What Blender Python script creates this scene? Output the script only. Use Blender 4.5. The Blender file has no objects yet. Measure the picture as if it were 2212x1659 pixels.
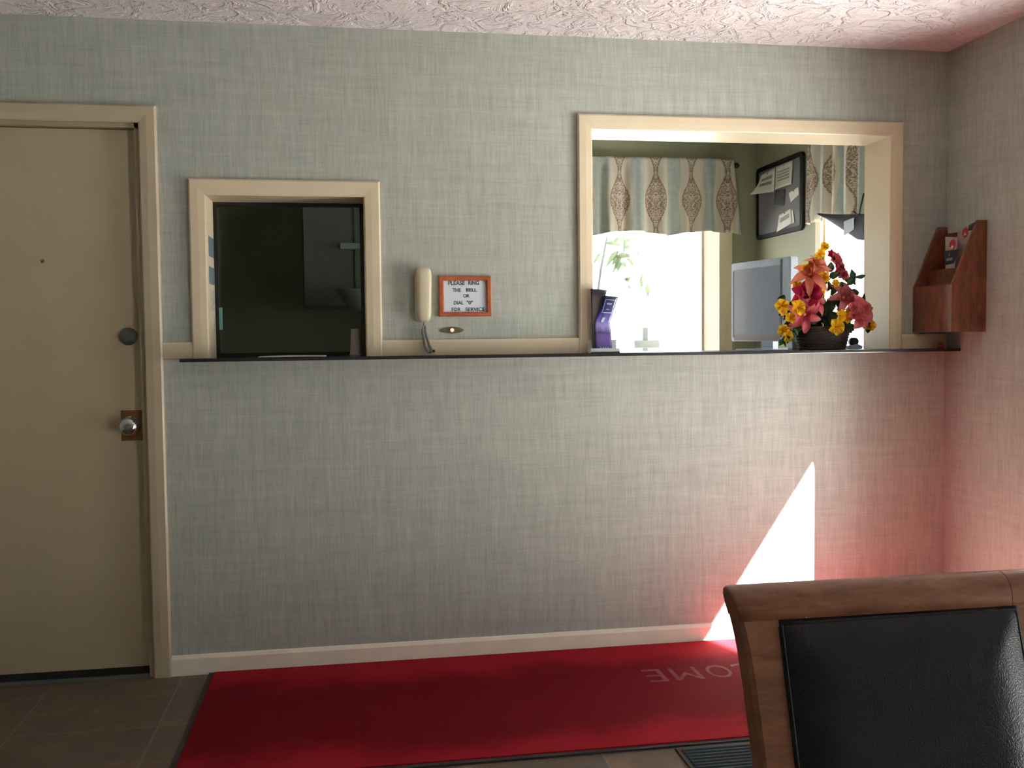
import bpy, bmesh, math, random
from mathutils import Vector, Matrix
random.seed(7)
PI = math.pi
scene = bpy.context.scene
COL = scene.collection

# ------------------------------------------------------------------ camera, sky, sun, exposure
cam_d = bpy.data.cameras.new('camera')
cam_d.sensor_fit = 'HORIZONTAL'; cam_d.sensor_width = 36.0
cam_d.lens = 2110.6 * 36.0 / 2212.0
cam_d.clip_start = 0.05
cam = bpy.data.objects.new('camera', cam_d); COL.objects.link(cam)
R_ = Vector((0.98655854, -0.16307137, -0.01048643))
U_ = Vector((0.01851938, 0.0478184, 0.99868435))
F_ = Vector((0.16235539, 0.98545478, -0.05019563))
M = Matrix((R_, U_, -F_)).transposed().to_4x4(); M.translation = Vector((0, -3.7568, 1.2597))
cam.matrix_world = M
scene.camera = cam

world = bpy.data.worlds.new('sky'); scene.world = world; world.use_nodes = True
bg = world.node_tree.nodes['Background']
bg.inputs['Color'].default_value = (0.86, 0.93, 1.0, 1)
bg.inputs['Strength'].default_value = 3.2

SUN_DIR = Vector((-1.065, 1.0, -1.096)).normalized()
sun_d = bpy.data.lights.new('sun', 'SUN'); sun_d.energy = 100.0; sun_d.angle = math.radians(0.55)
sun_d.color = (1.0, 0.97, 0.92)
sun = bpy.data.objects.new('sun', sun_d); COL.objects.link(sun)
sun.rotation_euler = SUN_DIR.to_track_quat('-Z', 'Y').to_euler()
sun.location = (8, -8, 9)

vs = scene.view_settings
vs.view_transform = 'Standard'; vs.look = 'None'; vs.gamma = 1.0; vs.use_curve_mapping = False
vs.exposure = 0.28
scene.cycles.max_bounces = 12; scene.cycles.diffuse_bounces = 8; scene.cycles.transparent_max_bounces = 12
scene.cycles.sample_clamp_indirect = 60.0

# ------------------------------------------------------------------ material helpers
def new_mat(name):
    m = bpy.data.materials.new(name); m.use_nodes = True
    nt = m.node_tree; b = nt.nodes['Principled BSDF']
    return m, nt, b
def N(nt, t, **kw):
    n = nt.nodes.new(t)
    for k, v in kw.items():
        if k in ('operation', 'blend_type', 'data_type', 'noise_dimensions', 'interpolation_type', 'feature', 'distance', 'wave_type', 'bands_direction'):
            setattr(n, k, v)
        else: n.inputs[k].default_value = v
    return n
def L(nt, a, b): nt.links.new(a, b)
def rgb(*c): return (c[0], c[1], c[2], 1)
def math_n(nt, op, a, b=None, c=None, clamp=False):
    n = nt.nodes.new('ShaderNodeMath'); n.operation = op; n.use_clamp = clamp
    for i, v in enumerate((a, b, c)):
        if v is None: continue
        if isinstance(v, (int, float)): n.inputs[i].default_value = v
        else: L(nt, v, n.inputs[i])
    return n.outputs[0]
def mix_c(nt, fac, a, b):
    n = nt.nodes.new('ShaderNodeMix'); n.data_type = 'RGBA'
    for s, v in ((n.inputs[0], fac), (n.inputs[6], a), (n.inputs[7], b)):
        if isinstance(v, (tuple, float, int)): s.default_value = v
        else: L(nt, v, s)
    return n.outputs[2]
def scaled(nt, src, sc, off=(0, 0, 0)):
    n = nt.nodes.new('ShaderNodeMapping'); n.inputs['Scale'].default_value = sc; n.inputs['Location'].default_value = off
    L(nt, src, n.inputs['Vector']); return n.outputs[0]
def noise(nt, vec, scale, detail=2.0, rough=0.5, dist=0.0):
    n = nt.nodes.new('ShaderNodeTexNoise'); n.inputs['Scale'].default_value = scale
    n.inputs['Detail'].default_value = detail; n.inputs['Roughness'].default_value = rough; n.inputs['Distortion'].default_value = dist
    L(nt, vec, n.inputs['Vector']); return n.outputs['Fac']
def coords(nt, kind='Object'):
    return nt.nodes.new('ShaderNodeTexCoord').outputs[kind]
def ramp(nt, fac, stops):
    n = nt.nodes.new('ShaderNodeValToRGB'); e = n.color_ramp.elements
    while len(e) < len(stops): e.new(0.5)
    for i, (p, c) in enumerate(stops): e[i].position = p; e[i].color = c
    L(nt, fac, n.inputs[0]); return n.outputs[0]
def bump(nt, b, h, strength=0.3, dist=0.002):
    n = nt.nodes.new('ShaderNodeBump'); n.inputs['Strength'].default_value = strength; n.inputs['Distance'].default_value = dist
    L(nt, h, n.inputs['Height']); L(nt, n.outputs[0], b.inputs['Normal'])

def plain(name, c, rough=0.5, metal=0.0, var=0.06, vscale=30.0, bmp=0.0, bscale=200.0, coat=0.0, spec=0.5):
    """paint, plastic, card or metal with slight natural variation"""
    m, nt, b = new_mat(name)
    co = coords(nt)
    f = noise(nt, co, vscale, 3)
    lo = tuple(x * (1 - var) for x in c[:3]); hi = tuple(min(1, x * (1 + var)) for x in c[:3])
    L(nt, ramp(nt, f, [(0.3, rgb(*lo)), (0.7, rgb(*hi))]), b.inputs['Base Color'])
    b.inputs['Roughness'].default_value = rough; b.inputs['Metallic'].default_value = metal
    b.inputs['Coat Weight'].default_value = coat
    b.inputs['Specular IOR Level'].default_value = spec
    if bmp > 0: bump(nt, b, noise(nt, co, bscale, 3), bmp, 0.002)
    return m

def wallpaper():
    m, nt, b = new_mat('linen wallpaper')
    co = coords(nt)
    sp = nt.nodes.new('ShaderNodeSeparateXYZ'); L(nt, co, sp.inputs[0])
    h = math_n(nt, 'SUBTRACT', sp.outputs[0], sp.outputs[1])
    cb = nt.nodes.new('ShaderNodeCombineXYZ'); L(nt, h, cb.inputs[0]); L(nt, sp.outputs[2], cb.inputs[1])
    v = cb.outputs[0]
    vert = noise(nt, scaled(nt, v, (150, 9, 1)), 1.0, 3, 0.6)
    vert2 = noise(nt, scaled(nt, v, (42, 2.6, 1), (3, 5, 0)), 1.0, 2, 0.5)
    hor = noise(nt, scaled(nt, v, (8, 160, 1), (11, 0, 0)), 1.0, 3, 0.6)
    hor2 = noise(nt, scaled(nt, v, (2.6, 38, 1), (7, 2, 0)), 1.0, 2, 0.5)
    blot = noise(nt, v, 5.0, 3, 0.55)
    fine = noise(nt, v, 420.0, 2, 0.6)
    a = math_n(nt, 'ADD', math_n(nt, 'MULTIPLY', vert, 0.34), math_n(nt, 'MULTIPLY', hor, 0.20))
    a = math_n(nt, 'ADD', a, math_n(nt, 'MULTIPLY', vert2, 0.18))
    a = math_n(nt, 'ADD', a, math_n(nt, 'MULTIPLY', hor2, 0.14))
    a = math_n(nt, 'ADD', a, math_n(nt, 'MULTIPLY', fine, 0.06))
    a = math_n(nt, 'ADD', a, math_n(nt, 'MULTIPLY', blot, 0.08))
    L(nt, ramp(nt, a, [(0.34, rgb(0.29, 0.325, 0.285)), (0.50, rgb(0.415, 0.448, 0.40)), (0.64, rgb(0.52, 0.552, 0.495))]), b.inputs['Base Color'])
    b.inputs['Roughness'].default_value = 0.55
    b.inputs['Specular IOR Level'].default_value = 0.35
    bump(nt, b, a, 0.25, 0.002)
    return m

def wood(name, dark, light, scale=(1, 1, 1), rough=0.35, coat=0.3):
    m, nt, b = new_mat(name)
    v = scaled(nt, coords(nt), scale)
    f = noise(nt, v, 9.0, 5, 0.6, 0.6)
    g = noise(nt, v, 60.0, 3, 0.5)
    s = math_n(nt, 'ADD', math_n(nt, 'MULTIPLY', f, 0.75), math_n(nt, 'MULTIPLY', g, 0.25))
    L(nt, ramp(nt, s, [(0.35, rgb(*dark)), (0.68, rgb(*light))]), b.inputs['Base Color'])
    b.inputs['Roughness'].default_value = rough; b.inputs['Coat Weight'].default_value = coat; b.inputs['Coat Roughness'].default_value = 0.25
    bump(nt, b, g, 0.08, 0.001)
    return m

def tiles():
    m, nt, b = new_mat('slate floor tile')
    co = coords(nt)
    sp = nt.nodes.new('ShaderNodeSeparateXYZ'); L(nt, co, sp.inputs[0])
    T = 0.4545
    u = math_n(nt, 'DIVIDE', math_n(nt, 'ADD', sp.outputs[0], 0.64 + 10 * T), T)
    w = math_n(nt, 'DIVIDE', math_n(nt, 'ADD', sp.outputs[1], 0.49 + 20 * T), T)
    def edge(x):
        fr = math_n(nt, 'FRACT', x)
        return math_n(nt, 'MINIMUM', fr, math_n(nt, 'SUBTRACT', 1.0, fr))
    e = math_n(nt, 'MINIMUM', edge(u), edge(w))
    grout = math_n(nt, 'LESS_THAN', e, 0.0065)
    cb = nt.nodes.new('ShaderNodeCombineXYZ'); L(nt, math_n(nt, 'FLOOR', u), cb.inputs[0]); L(nt, math_n(nt, 'FLOOR', w), cb.inputs[1])
    wn = nt.nodes.new('ShaderNodeTexWhiteNoise'); L(nt, cb.outputs[0], wn.inputs['Vector'])
    va = nt.nodes.new('ShaderNodeVectorMath'); va.operation = 'ADD'
    vm = nt.nodes.new('ShaderNodeVectorMath'); vm.operation = 'SCALE'; vm.inputs[3].default_value = 9.0
    L(nt, wn.outputs['Color'], vm.inputs[0]); L(nt, co, va.inputs[0]); L(nt, vm.outputs[0], va.inputs[1])
    f = noise(nt, va.outputs[0], 5.0, 6, 0.62, 1.2)
    f2 = noise(nt, va.outputs[0], 14.0, 5, 0.6, 0.8)
    s = math_n(nt, 'ADD', math_n(nt, 'MULTIPLY', f, 0.65), math_n(nt, 'MULTIPLY', f2, 0.35))
    c = ramp(nt, s, [(0.30, rgb(0.060, 0.062, 0.060)), (0.45, rgb(0.105, 0.082, 0.062)), (0.55, rgb(0.125, 0.092, 0.062)), (0.64, rgb(0.20, 0.13, 0.075)), (0.75, rgb(0.13, 0.125, 0.12))])
    L(nt, mix_c(nt, grout, c, rgb(0.17, 0.16, 0.145)), b.inputs['Base Color'])
    L(nt, math_n(nt, 'MULTIPLY_ADD', s, 0.3, 0.3), b.inputs['Roughness'])
    h = math_n(nt, 'SUBTRACT', s, math_n(nt, 'MULTIPLY', grout, 0.6))
    bump(nt, b, h, 0.35, 0.004)
    return m

def ceiling_mat():
    m, nt, b = new_mat('stippled ceiling paint')
    co = coords(nt)
    b.inputs['Base Color'].default_value = rgb(0.76, 0.74, 0.75); b.inputs['Roughness'].default_value = 0.75
    w = noise(nt, co, 11.0, 4, 0.6, 1.5)
    r = ramp(nt, w, [(0.45, rgb(0, 0, 0)), (0.58, rgb(1, 1, 1))])
    f = noise(nt, co, 70.0, 3, 0.6)
    h = math_n(nt, 'ADD', math_n(nt, 'MULTIPLY', r, 0.7), math_n(nt, 'MULTIPLY', f, 0.4))
    bump(nt, b, h, 0.9, 0.012)
    return m

def mat_red():
    m, nt, b = new_mat('red mat pile')
    co = coords(nt)
    f = noise(nt, co, 260.0, 2, 0.7)
    g = noise(nt, co, 2.2, 4, 0.6, 0.4)
    # worn strip down the middle of the mat, greyer with tread dirt
    sp = nt.nodes.new('ShaderNodeSeparateXYZ'); L(nt, co, sp.inputs[0])
    y = math_n(nt, 'ABSOLUTE', math_n(nt, 'ADD', sp.outputs[1], 0.02))
    y = math_n(nt, 'ADD', y, math_n(nt, 'MULTIPLY', math_n(nt, 'SUBTRACT', g, 0.5), 0.45))
    worn = nt.nodes.new('ShaderNodeMapRange'); worn.interpolation_type = 'SMOOTHSTEP'
    worn.inputs['From Min'].default_value = 0.44; worn.inputs['From Max'].default_value = 0.20
    L(nt, y, worn.inputs['Value'])
    base = mix_c(nt, worn.outputs[0], rgb(0.44, 0.020, 0.032), rgb(0.180, 0.0095, 0.016))
    c2 = mix_c(nt, math_n(nt, 'MULTIPLY', f, 0.55), base, rgb(0.10, 0.006, 0.010))
    L(nt, c2, b.inputs['Base Color'])
    b.inputs['Roughness'].default_value = 0.95; b.inputs['Specular IOR Level'].default_value = 0.04
    bump(nt, b, f, 0.8, 0.004)
    return m

def leather():
    m, nt, b = new_mat('black leather')
    co = coords(nt)
    vo = nt.nodes.new('ShaderNodeTexVoronoi'); vo.inputs['Scale'].default_value = 420.0; L(nt, co, vo.inputs['Vector'])
    f = noise(nt, co, 14.0, 3)
    L(nt, ramp(nt, f, [(0.3, rgb(0.009, 0.010, 0.013)), (0.7, rgb(0.014, 0.015, 0.020))]), b.inputs['Base Color'])
    b.inputs['Roughness'].default_value = 0.33; b.inputs['Specular IOR Level'].default_value = 0.38
    bump(nt, b, vo.outputs['Distance'], 0.28, 0.0012)
    return m

def glass(name, tint=(1, 1, 1), refl=1.0):
    m = bpy.data.materials.new(name); m.use_nodes = True; nt = m.node_tree
    for n in list(nt.nodes): nt.nodes.remove(n)
    out = nt.nodes.new('ShaderNodeOutputMaterial'); tr = nt.nodes.new('ShaderNodeBsdfTransparent'); gl = nt.nodes.new('ShaderNodeBsdfGlossy')
    tr.inputs['Color'].default_value = rgb(*tint); gl.inputs['Roughness'].default_value = 0.02
    fr = nt.nodes.new('ShaderNodeFresnel'); fr.inputs['IOR'].default_value = 1.5
    mx = nt.nodes.new('ShaderNodeMixShader')
    ge = nt.nodes.new('ShaderNodeNewGeometry')
    front = math_n(nt, 'SUBTRACT', 1.0, ge.outputs['Backfacing'])
    L(nt, math_n(nt, 'MULTIPLY', math_n(nt, 'MULTIPLY', fr.outputs[0], refl, clamp=True), front), mx.inputs[0])
    L(nt, tr.outputs[0], mx.inputs[1]); L(nt, gl.outputs[0], mx.inputs[2]); L(nt, mx.outputs[0], out.inputs[0])
    return m

def damask():
    m, nt, b = new_mat('damask striped cotton')
    uv = coords(nt, 'UV')
    sp = nt.nodes.new('ShaderNodeSeparateXYZ'); L(nt, uv, sp.inputs[0])
    P = 0.222
    fr = math_n(nt, 'FRACT', math_n(nt, 'DIVIDE', sp.outputs[0], P))
    xa = math_n(nt, 'MULTIPLY', math_n(nt, 'ABSOLUTE', math_n(nt, 'SUBTRACT', fr, 0.5)), P)   # distance from medallion axis
    # medallion half width varies along the length
    cw = math_n(nt, 'COSINE', math_n(nt, 'MULTIPLY', sp.outputs[1], 2 * PI / 0.34))
    half = math_n(nt, 'MULTIPLY_ADD', cw, 0.026, 0.040)
    inside = math_n(nt, 'LESS_THAN', xa, half)
    cb = nt.nodes.new('ShaderNodeCombineXYZ'); L(nt, xa, cb.inputs[0]); L(nt, sp.outputs[1], cb.inputs[1])
    curl = noise(nt, cb.outputs[0], 62.0, 2, 0.5, 3.0)
    scroll = math_n(nt, 'GREATER_THAN', curl, 0.49)
    rim = math_n(nt, 'LESS_THAN', math_n(nt, 'ABSOLUTE', math_n(nt, 'SUBTRACT', xa, math_n(nt, 'SUBTRACT', half, 0.006))), 0.0022)
    brown = math_n(nt, 'MULTIPLY', inside, math_n(nt, 'MAXIMUM', scroll, rim))
    edge = math_n(nt, 'MULTIPLY_ADD', cw, 0.006, 0.074)
    blue = math_n(nt, 'GREATER_THAN', xa, edge)
    mot = noise(nt, uv, 32.0, 3, 0.6)
    bl = mix_c(nt, mot, rgb(0.36, 0.41, 0.37), rgb(0.60, 0.65, 0.61))
    c = mix_c(nt, blue, rgb(0.66, 0.61, 0.50), bl)
    c = mix_c(nt, math_n(nt, 'MULTIPLY', brown, 0.9), c, rgb(0.26, 0.16, 0.12))
    L(nt, c, b.inputs['Base Color'])
    b.inputs['Roughness'].default_value = 0.9; b.inputs['Specular IOR Level'].default_value = 0.1
    bump(nt, b, noise(nt, uv, 900.0, 1), 0.2, 0.001)
    # thin cotton lets some daylight through
    tl = nt.nodes.new('ShaderNodeBsdfTranslucent'); L(nt, c, tl.inputs['Color'])
    mx = nt.nodes.new('ShaderNodeMixShader'); mx.inputs[0].default_value = 0.10
    out = nt.nodes['Material Output']
    L(nt, b.outputs[0], mx.inputs[1]); L(nt, tl.outputs[0], mx.inputs[2]); L(nt, mx.outputs[0], out.inputs[0])
    return m

def wicker():
    m, nt, b = new_mat('dark woven wicker')
    co = coords(nt)
    f = noise(nt, scaled(nt, co, (60, 60, 260)), 1.0, 2)
    L(nt, ramp(nt, f, [(0.3, rgb(0.012, 0.007, 0.006)), (0.7, rgb(0.045, 0.026, 0.019))]), b.inputs['Base Color'])
    b.inputs['Roughness'].default_value = 0.5
    return m

def emit(name, c, s):
    m, nt, b = new_mat(name)
    b.inputs['Base Color'].default_value = rgb(*c); b.inputs['Emission Color'].default_value = rgb(*c); b.inputs['Emission Strength'].default_value = s
    return m

def petal(name, inner, outer):
    m, nt, b = new_mat(name)
    g = coords(nt, 'UV'); sp = nt.nodes.new('ShaderNodeSeparateXYZ'); L(nt, g, sp.inputs[0])
    f = noise(nt, coords(nt), 60.0, 2)
    t = math_n(nt, 'ADD', sp.outputs[1], math_n(nt, 'MULTIPLY', math_n(nt, 'SUBTRACT', f, 0.5), 0.5), clamp=True)
    c = mix_c(nt, t, rgb(*inner), rgb(*outer))
    L(nt, c, b.inputs['Base Color']); b.inputs['Roughness'].default_value = 0.7; b.inputs['Specular IOR Level'].default_value = 0.2
    tl = nt.nodes.new('ShaderNodeBsdfTranslucent'); L(nt, c, tl.inputs['Color'])
    mx = nt.nodes.new('ShaderNodeMixShader'); mx.inputs[0].default_value = 0.35
    L(nt, b.outputs[0], mx.inputs[1]); L(nt, tl.outputs[0], mx.inputs[2]); L(nt, mx.outputs[0], nt.nodes['Material Output'].inputs[0])
    return m

PAPERED = wallpaper()
OLIVE = plain('olive wall paint', (0.31, 0.32, 0.205), 0.6, var=0.03, vscale=4, bmp=0.1)
CREAM = plain('cream gloss trim paint', (0.70, 0.61, 0.43), 0.35, var=0.03, vscale=8, bmp=0.05, bscale=60)
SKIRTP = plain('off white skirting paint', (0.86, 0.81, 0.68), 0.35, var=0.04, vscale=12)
DOORP = plain('beige door paint', (0.46, 0.395, 0.26), 0.42, var=0.03, vscale=6, bmp=0.06, bscale=120)
JAMBP = plain('painted door jamb', (0.40, 0.33, 0.21), 0.45, var=0.05, vscale=8)
CEIL = ceiling_mat()
TILE = tiles()
REDPILE = mat_red()
RUBBER = plain('dark rubber edging', (0.035, 0.030, 0.030), 0.7, bmp=0.2)
BLACKLAM = plain('black laminate', (0.022, 0.024, 0.030), 0.22, var=0.1, vscale=80)
WHITELAM = plain('white laminate', (0.72, 0.72, 0.68), 0.35)
CLEAR = glass('clear window glass')
DARKGLASS = glass('tinted sliding glass', (0.78, 0.84, 0.79), 1.0)
ALU = plain('black anodised aluminium', (0.03, 0.03, 0.03), 0.4, 0.6)
IVORY = plain('ivory phone plastic', (0.68, 0.62, 0.44), 0.3, var=0.02, coat=0.3)
GREYCORD = plain('grey coiled cord plastic', (0.22, 0.22, 0.20), 0.45)
SIGNWOOD = wood('red stained sign frame wood', (0.34, 0.075, 0.030), (0.52, 0.14, 0.055), (4, 4, 4), 0.4)
PAPER = plain('white sign paper', (0.66, 0.74, 0.80), 0.6, var=0.02)
INK = plain('dark blue grey ink', (0.05, 0.07, 0.10), 0.7)
BRASSD = plain('aged brass plate', (0.20, 0.18, 0.11), 0.45, 0.7, var=0.2, vscale=90)
BELLGLOW = emit('lit bell button', (1.0, 0.52, 0.40), 0.9)
STEEL = plain('dull steel', (0.16, 0.18, 0.18), 0.35, 0.8)
CHROME = plain('polished chrome', (0.62, 0.64, 0.68), 0.10, 1.0, var=0.02)
COPPER = plain('copper toned guard plate', (0.26, 0.12, 0.05), 0.4, 0.6, var=0.12)
RACKWOOD = wood('mahogany stained rack wood', (0.085, 0.026, 0.014), (0.26, 0.075, 0.035), (6, 6, 1.4), 0.4)
CHAIRWOOD = wood('walnut stained chair wood', (0.17, 0.066, 0.034), (0.36, 0.155, 0.080), (1.2, 3, 5), 0.38, 0.25)
LEATHER = leather()
DAMASK = damask()
BLACKP = plain('black plastic', (0.020, 0.020, 0.022), 0.4)
FELT = plain('grey pin board felt', (0.19, 0.19, 0.195), 0.95, var=0.08, vscale=200, bmp=0.1)
NOTE = plain('white note paper', (0.70, 0.69, 0.62), 0.8, var=0.03)
NOTE2 = plain('cream note paper', (0.66, 0.66, 0.52), 0.8, var=0.03)
NOTEINK = plain('grey print', (0.30, 0.30, 0.27), 0.8)
PHOTO = plain('dark photo print', (0.08, 0.08, 0.085), 0.4, var=0.6, vscale=60)
SILVER = plain('silver blue monitor plastic', (0.48, 0.58, 0.74), 0.25, 0.2, coat=0.5)
SCREEN = plain('dark glossy screen', (0.24, 0.29, 0.40), 0.28, 0.0, var=0.05, coat=0.6)
WICKER = wicker()
YELLOW = petal('yellow silk petal', (0.80, 0.42, 0.01), (0.98, 0.78, 0.05))
PINK = petal('pink silk petal', (0.62, 0.06, 0.10), (0.86, 0.34, 0.36))
CRIMSON = petal('crimson silk petal', (0.35, 0.01, 0.05), (0.70, 0.05, 0.14))
PEACH = petal('peach silk petal', (0.72, 0.16, 0.12), (0.88, 0.48, 0.32))
MAUVE = petal('dusty rose silk petal', (0.50, 0.10, 0.12), (0.62, 0.27, 0.26))
LEAFG = plain('dark green silk leaf', (0.050, 0.115, 0.050), 0.5, var=0.4, vscale=40)
LEAFB = plain('bright green fern', (0.07, 0.22, 0.05), 0.6, var=0.3, vscale=40)
STEMG = plain('green stem', (0.05, 0.10, 0.03), 0.6)
CONCRETE = plain('sunlit pale concrete', (0.50, 0.49, 0.47), 0.8, var=0.05, vscale=2)
BOUNCEP = plain('brushed aluminium plate', (0.34, 0.34, 0.34), 0.36, 1.0, var=0.03, vscale=3, bmp=0.12, bscale=30)  # for the added plate that bounces sun indoors
SIDEBLOCKP = plain('brown blocker paint', (0.10, 0.075, 0.055), 0.8)  # for the added wall that blocks daylight
SUNBLOCKP = plain('pale sun blocker paint', (0.50, 0.49, 0.46), 0.7)  # for the added canopy that cuts the sun
GARDEN = plain('pale garden leaf', (0.40, 0.48, 0.34), 0.5, var=0.15, vscale=6)
POSTP = plain('weathered grey post', (0.27, 0.31, 0.33), 0.6)
DARKCLOTH = plain('charcoal cloth', (0.040, 0.044, 0.055), 0.8, bmp=0.2)
TAGP = plain('pale grey tag', (0.40, 0.44, 0.46), 0.6)
PURPLE = None

# ------------------------------------------------------------------ mesh helpers (world coordinates in, local mesh out)
def tag(o, label=None, cat=None, group=None, kind=None):
    if label: o['label'] = label
    if cat: o['category'] = cat
    if group: o['group'] = group
    if kind: o['kind'] = kind
    return o
def wloc(o):
    v = Vector((0, 0, 0))
    while o is not None: v += o.location; o = o.parent
    return v
def thing(name, loc, label, cat, group=None, rotz=0.0):
    o = bpy.data.objects.new(name, None); o.empty_display_size = 0.05; COL.objects.link(o)
    o.location = loc; o.rotation_euler = (0, 0, rotz)
    return tag(o, label, cat, group)
def obj(name, bm, mats, parent=None, smooth=False, origin=None):
    me = bpy.data.meshes.new(name)
    bmesh.ops.recalc_face_normals(bm, faces=bm.faces[:])
    org = Vector(origin) if origin is not None else (Vector((0, 0, 0)) if parent is None else wloc(parent))
    bmesh.ops.translate(bm, verts=bm.verts[:], vec=-org)
    bm.to_mesh(me); bm.free()
    for m in (mats if isinstance(mats, (list, tuple)) else [mats]): me.materials.append(m)
    if smooth:
        for p in me.polygons: p.use_smooth = True
    o = bpy.data.objects.new(name, me); COL.objects.link(o)
    o.parent = parent
    if parent is None: o.location = org
    else: o.location = org - wloc(parent)
    return o
def struct(name, bm, mats, parent=None, smooth=False):
    o = obj(name, bm, mats, parent, smooth)
    if parent is None: o['kind'] = 'structure'
    return o
def B(): return bmesh.new()
def box(bm, x0, x1, y0, y1, z0, z1, mi=0, bev=0.0):
    vs_ = [bm.verts.new((x, y, z)) for z in (z0, z1) for y in (y0, y1) for x in (x0, x1)]
    fs = [(0, 1, 3, 2), (4, 6, 7, 5), (0, 4, 5, 1), (2, 3, 7, 6), (0, 2, 6, 4), (1, 5, 7, 3)]
    out = []
    for f in fs:
        fc = bm.faces.new([vs_[i] for i in f]); fc.material_index = mi; out.append(fc)
    if bev > 0:
        es = list({e for f in out for e in f.edges})
        r = bmesh.ops.bevel(bm, geom=es, offset=bev, segments=2, affect='EDGES', profile=0.5)
        for f in r['faces']: f.material_index = mi
    return bm
def prism(bm, pts, axis, a, b, mi=0, bev=0.0):
    """closed polygon pts (2D) extruded along axis from a to b. axis 'x': pts=(y,z); 'y': (x,z); 'z': (x,y)"""
    def P(p, t):
        return {'x': (t, p[0], p[1]), 'y': (p[0], t, p[1]), 'z': (p[0], p[1], t)}[axis]
    v0 = [bm.verts.new(P(p, a)) for p in pts]; v1 = [bm.verts.new(P(p, b)) for p in pts]
    n = len(pts); fs = [bm.faces.new(v0), bm.faces.new(v1[::-1])]
    for i in range(n): fs.append(bm.faces.new((v0[i], v1[i], v1[(i + 1) % n], v0[(i + 1) % n])))
    for f in fs: f.material_index = mi
    if bev > 0:
        es = list({e for f in fs for e in f.edges})
        bmesh.ops.bevel(bm, geom=es, offset=bev, segments=2, affect='EDGES', profile=0.5)
    return bm
def tube(bm, pts, r, seg=10, mi=0, caps=True):
    pts = [Vector(p) for p in pts]; rs = r if isinstance(r, (list, tuple)) else [r] * len(pts)
    up = Vector((0, 0, 1)); rings = []; prev = None
    for i, p in enumerate(pts):
        t = (pts[min(i + 1, len(pts) - 1)] - pts[max(i - 1, 0)]).normalized()
        if prev is None:
            a = up if abs(t.z) < 0.9 else Vector((1, 0, 0))
            nx = t.cross(a).normalized()
        else:
            nx = (prev - t * prev.dot(t)).normalized()
        prev = nx; ny = t.cross(nx)
        rings.append([bm.verts.new(p + (nx * math.cos(2 * PI * k / seg) + ny * math.sin(2 * PI * k / seg)) * rs[i]) for k in range(seg)])
    for i in range(len(rings) - 1):
        for k in range(seg):
            f = bm.faces.new((rings[i][k], rings[i][(k + 1) % seg], rings[i + 1][(k + 1) % seg], rings[i + 1][k])); f.material_index = mi; f.smooth = True
    if caps:
        bm.faces.new(rings[0][::-1]).material_index = mi; bm.faces.new(rings[-1]).material_index = mi
    return bm
def lathe(bm, prof, c, axis='z', seg=28, mi=0, sx=1.0, sy=1.0):
    """prof: list of (radius, height along axis)"""
    rings = []
    for r, h in prof:
        ring = []
        for k in range(seg):
            a = 2 * PI * k / seg; ca, sa = r * math.cos(a) * sx, r * math.sin(a) * sy
            p = {'z': (ca, sa, h), 'y': (ca, h, sa), 'x': (h, ca, sa)}[axis]
            ring.append(bm.verts.new((c[0] + p[0], c[1] + p[1], c[2] + p[2])))
        rings.append(ring)
    for i in range(len(rings) - 1):
        for k in range(seg):
            f = bm.faces.new((rings[i][k], rings[i][(k + 1) % seg], rings[i + 1][(k + 1) % seg], rings[i + 1][k])); f.material_index = mi; f.smooth = True
    bm.faces.new(rings[0][::-1]).material_index = mi; bm.faces.new(rings[-1]).material_index = mi
    return bm
def sheet(bm, fn, nu, nv, th=0.001, mi=0, smooth=True):
    """parametric surface fn(u,v)->Vector, given thickness th, uv = (u,v)"""
    uvl = bm.loops.layers.uv.verify()
    g = [[Vector(fn(i / nu, j / nv)) for j in range(nv + 1)] for i in range(nu + 1)]
    def nrm(i, j):
        a = g[min(i + 1, nu)][j] - g[max(i - 1, 0)][j]; b = g[i][min(j + 1, nv)] - g[i][max(j - 1, 0)]
        n = a.cross(b); return n.normalized() if n.length > 1e-12 else Vector((0, 0, 1))
    top = [[bm.verts.new(g[i][j] + nrm(i, j) * th / 2) for j in range(nv + 1)] for i in range(nu + 1)]
    bot = [[bm.verts.new(g[i][j] - nrm(i, j) * th / 2) for j in range(nv + 1)] for i in range(nu + 1)]
    def face(vv, uvs):
        try: f = bm.faces.new(vv)
        except ValueError: return
        f.material_index = mi; f.smooth = smooth
        for l, u in zip(f.loops, uvs): l[uvl].uv = u
    for i in range(nu):
        for j in range(nv):
            q = [(i, j), (i + 1, j), (i + 1, j + 1), (i, j + 1)]; uvs = [(a / nu, b / nv) for a, b in q]
            face([top[a][b] for a, b in q], uvs); face([bot[a][b] for a, b in q[::-1]], uvs[::-1])
    def side(seq):
        for a, b in zip(seq, seq[1:]):
            face([top[a[0]][a[1]], bot[a[0]][a[1]], bot[b[0]][b[1]], top[b[0]][b[1]]], [(a[0] / nu, a[1] / nv)] * 2 + [(b[0] / nu, b[1] / nv)] * 2)
    side([(i, 0) for i in range(nu + 1)]); side([(nu, j) for j in range(nv + 1)])
    side([(i, nv) for i in range(nu, -1, -1)]); side([(0, j) for j in range(nv, -1, -1)])
    return bm
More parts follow.
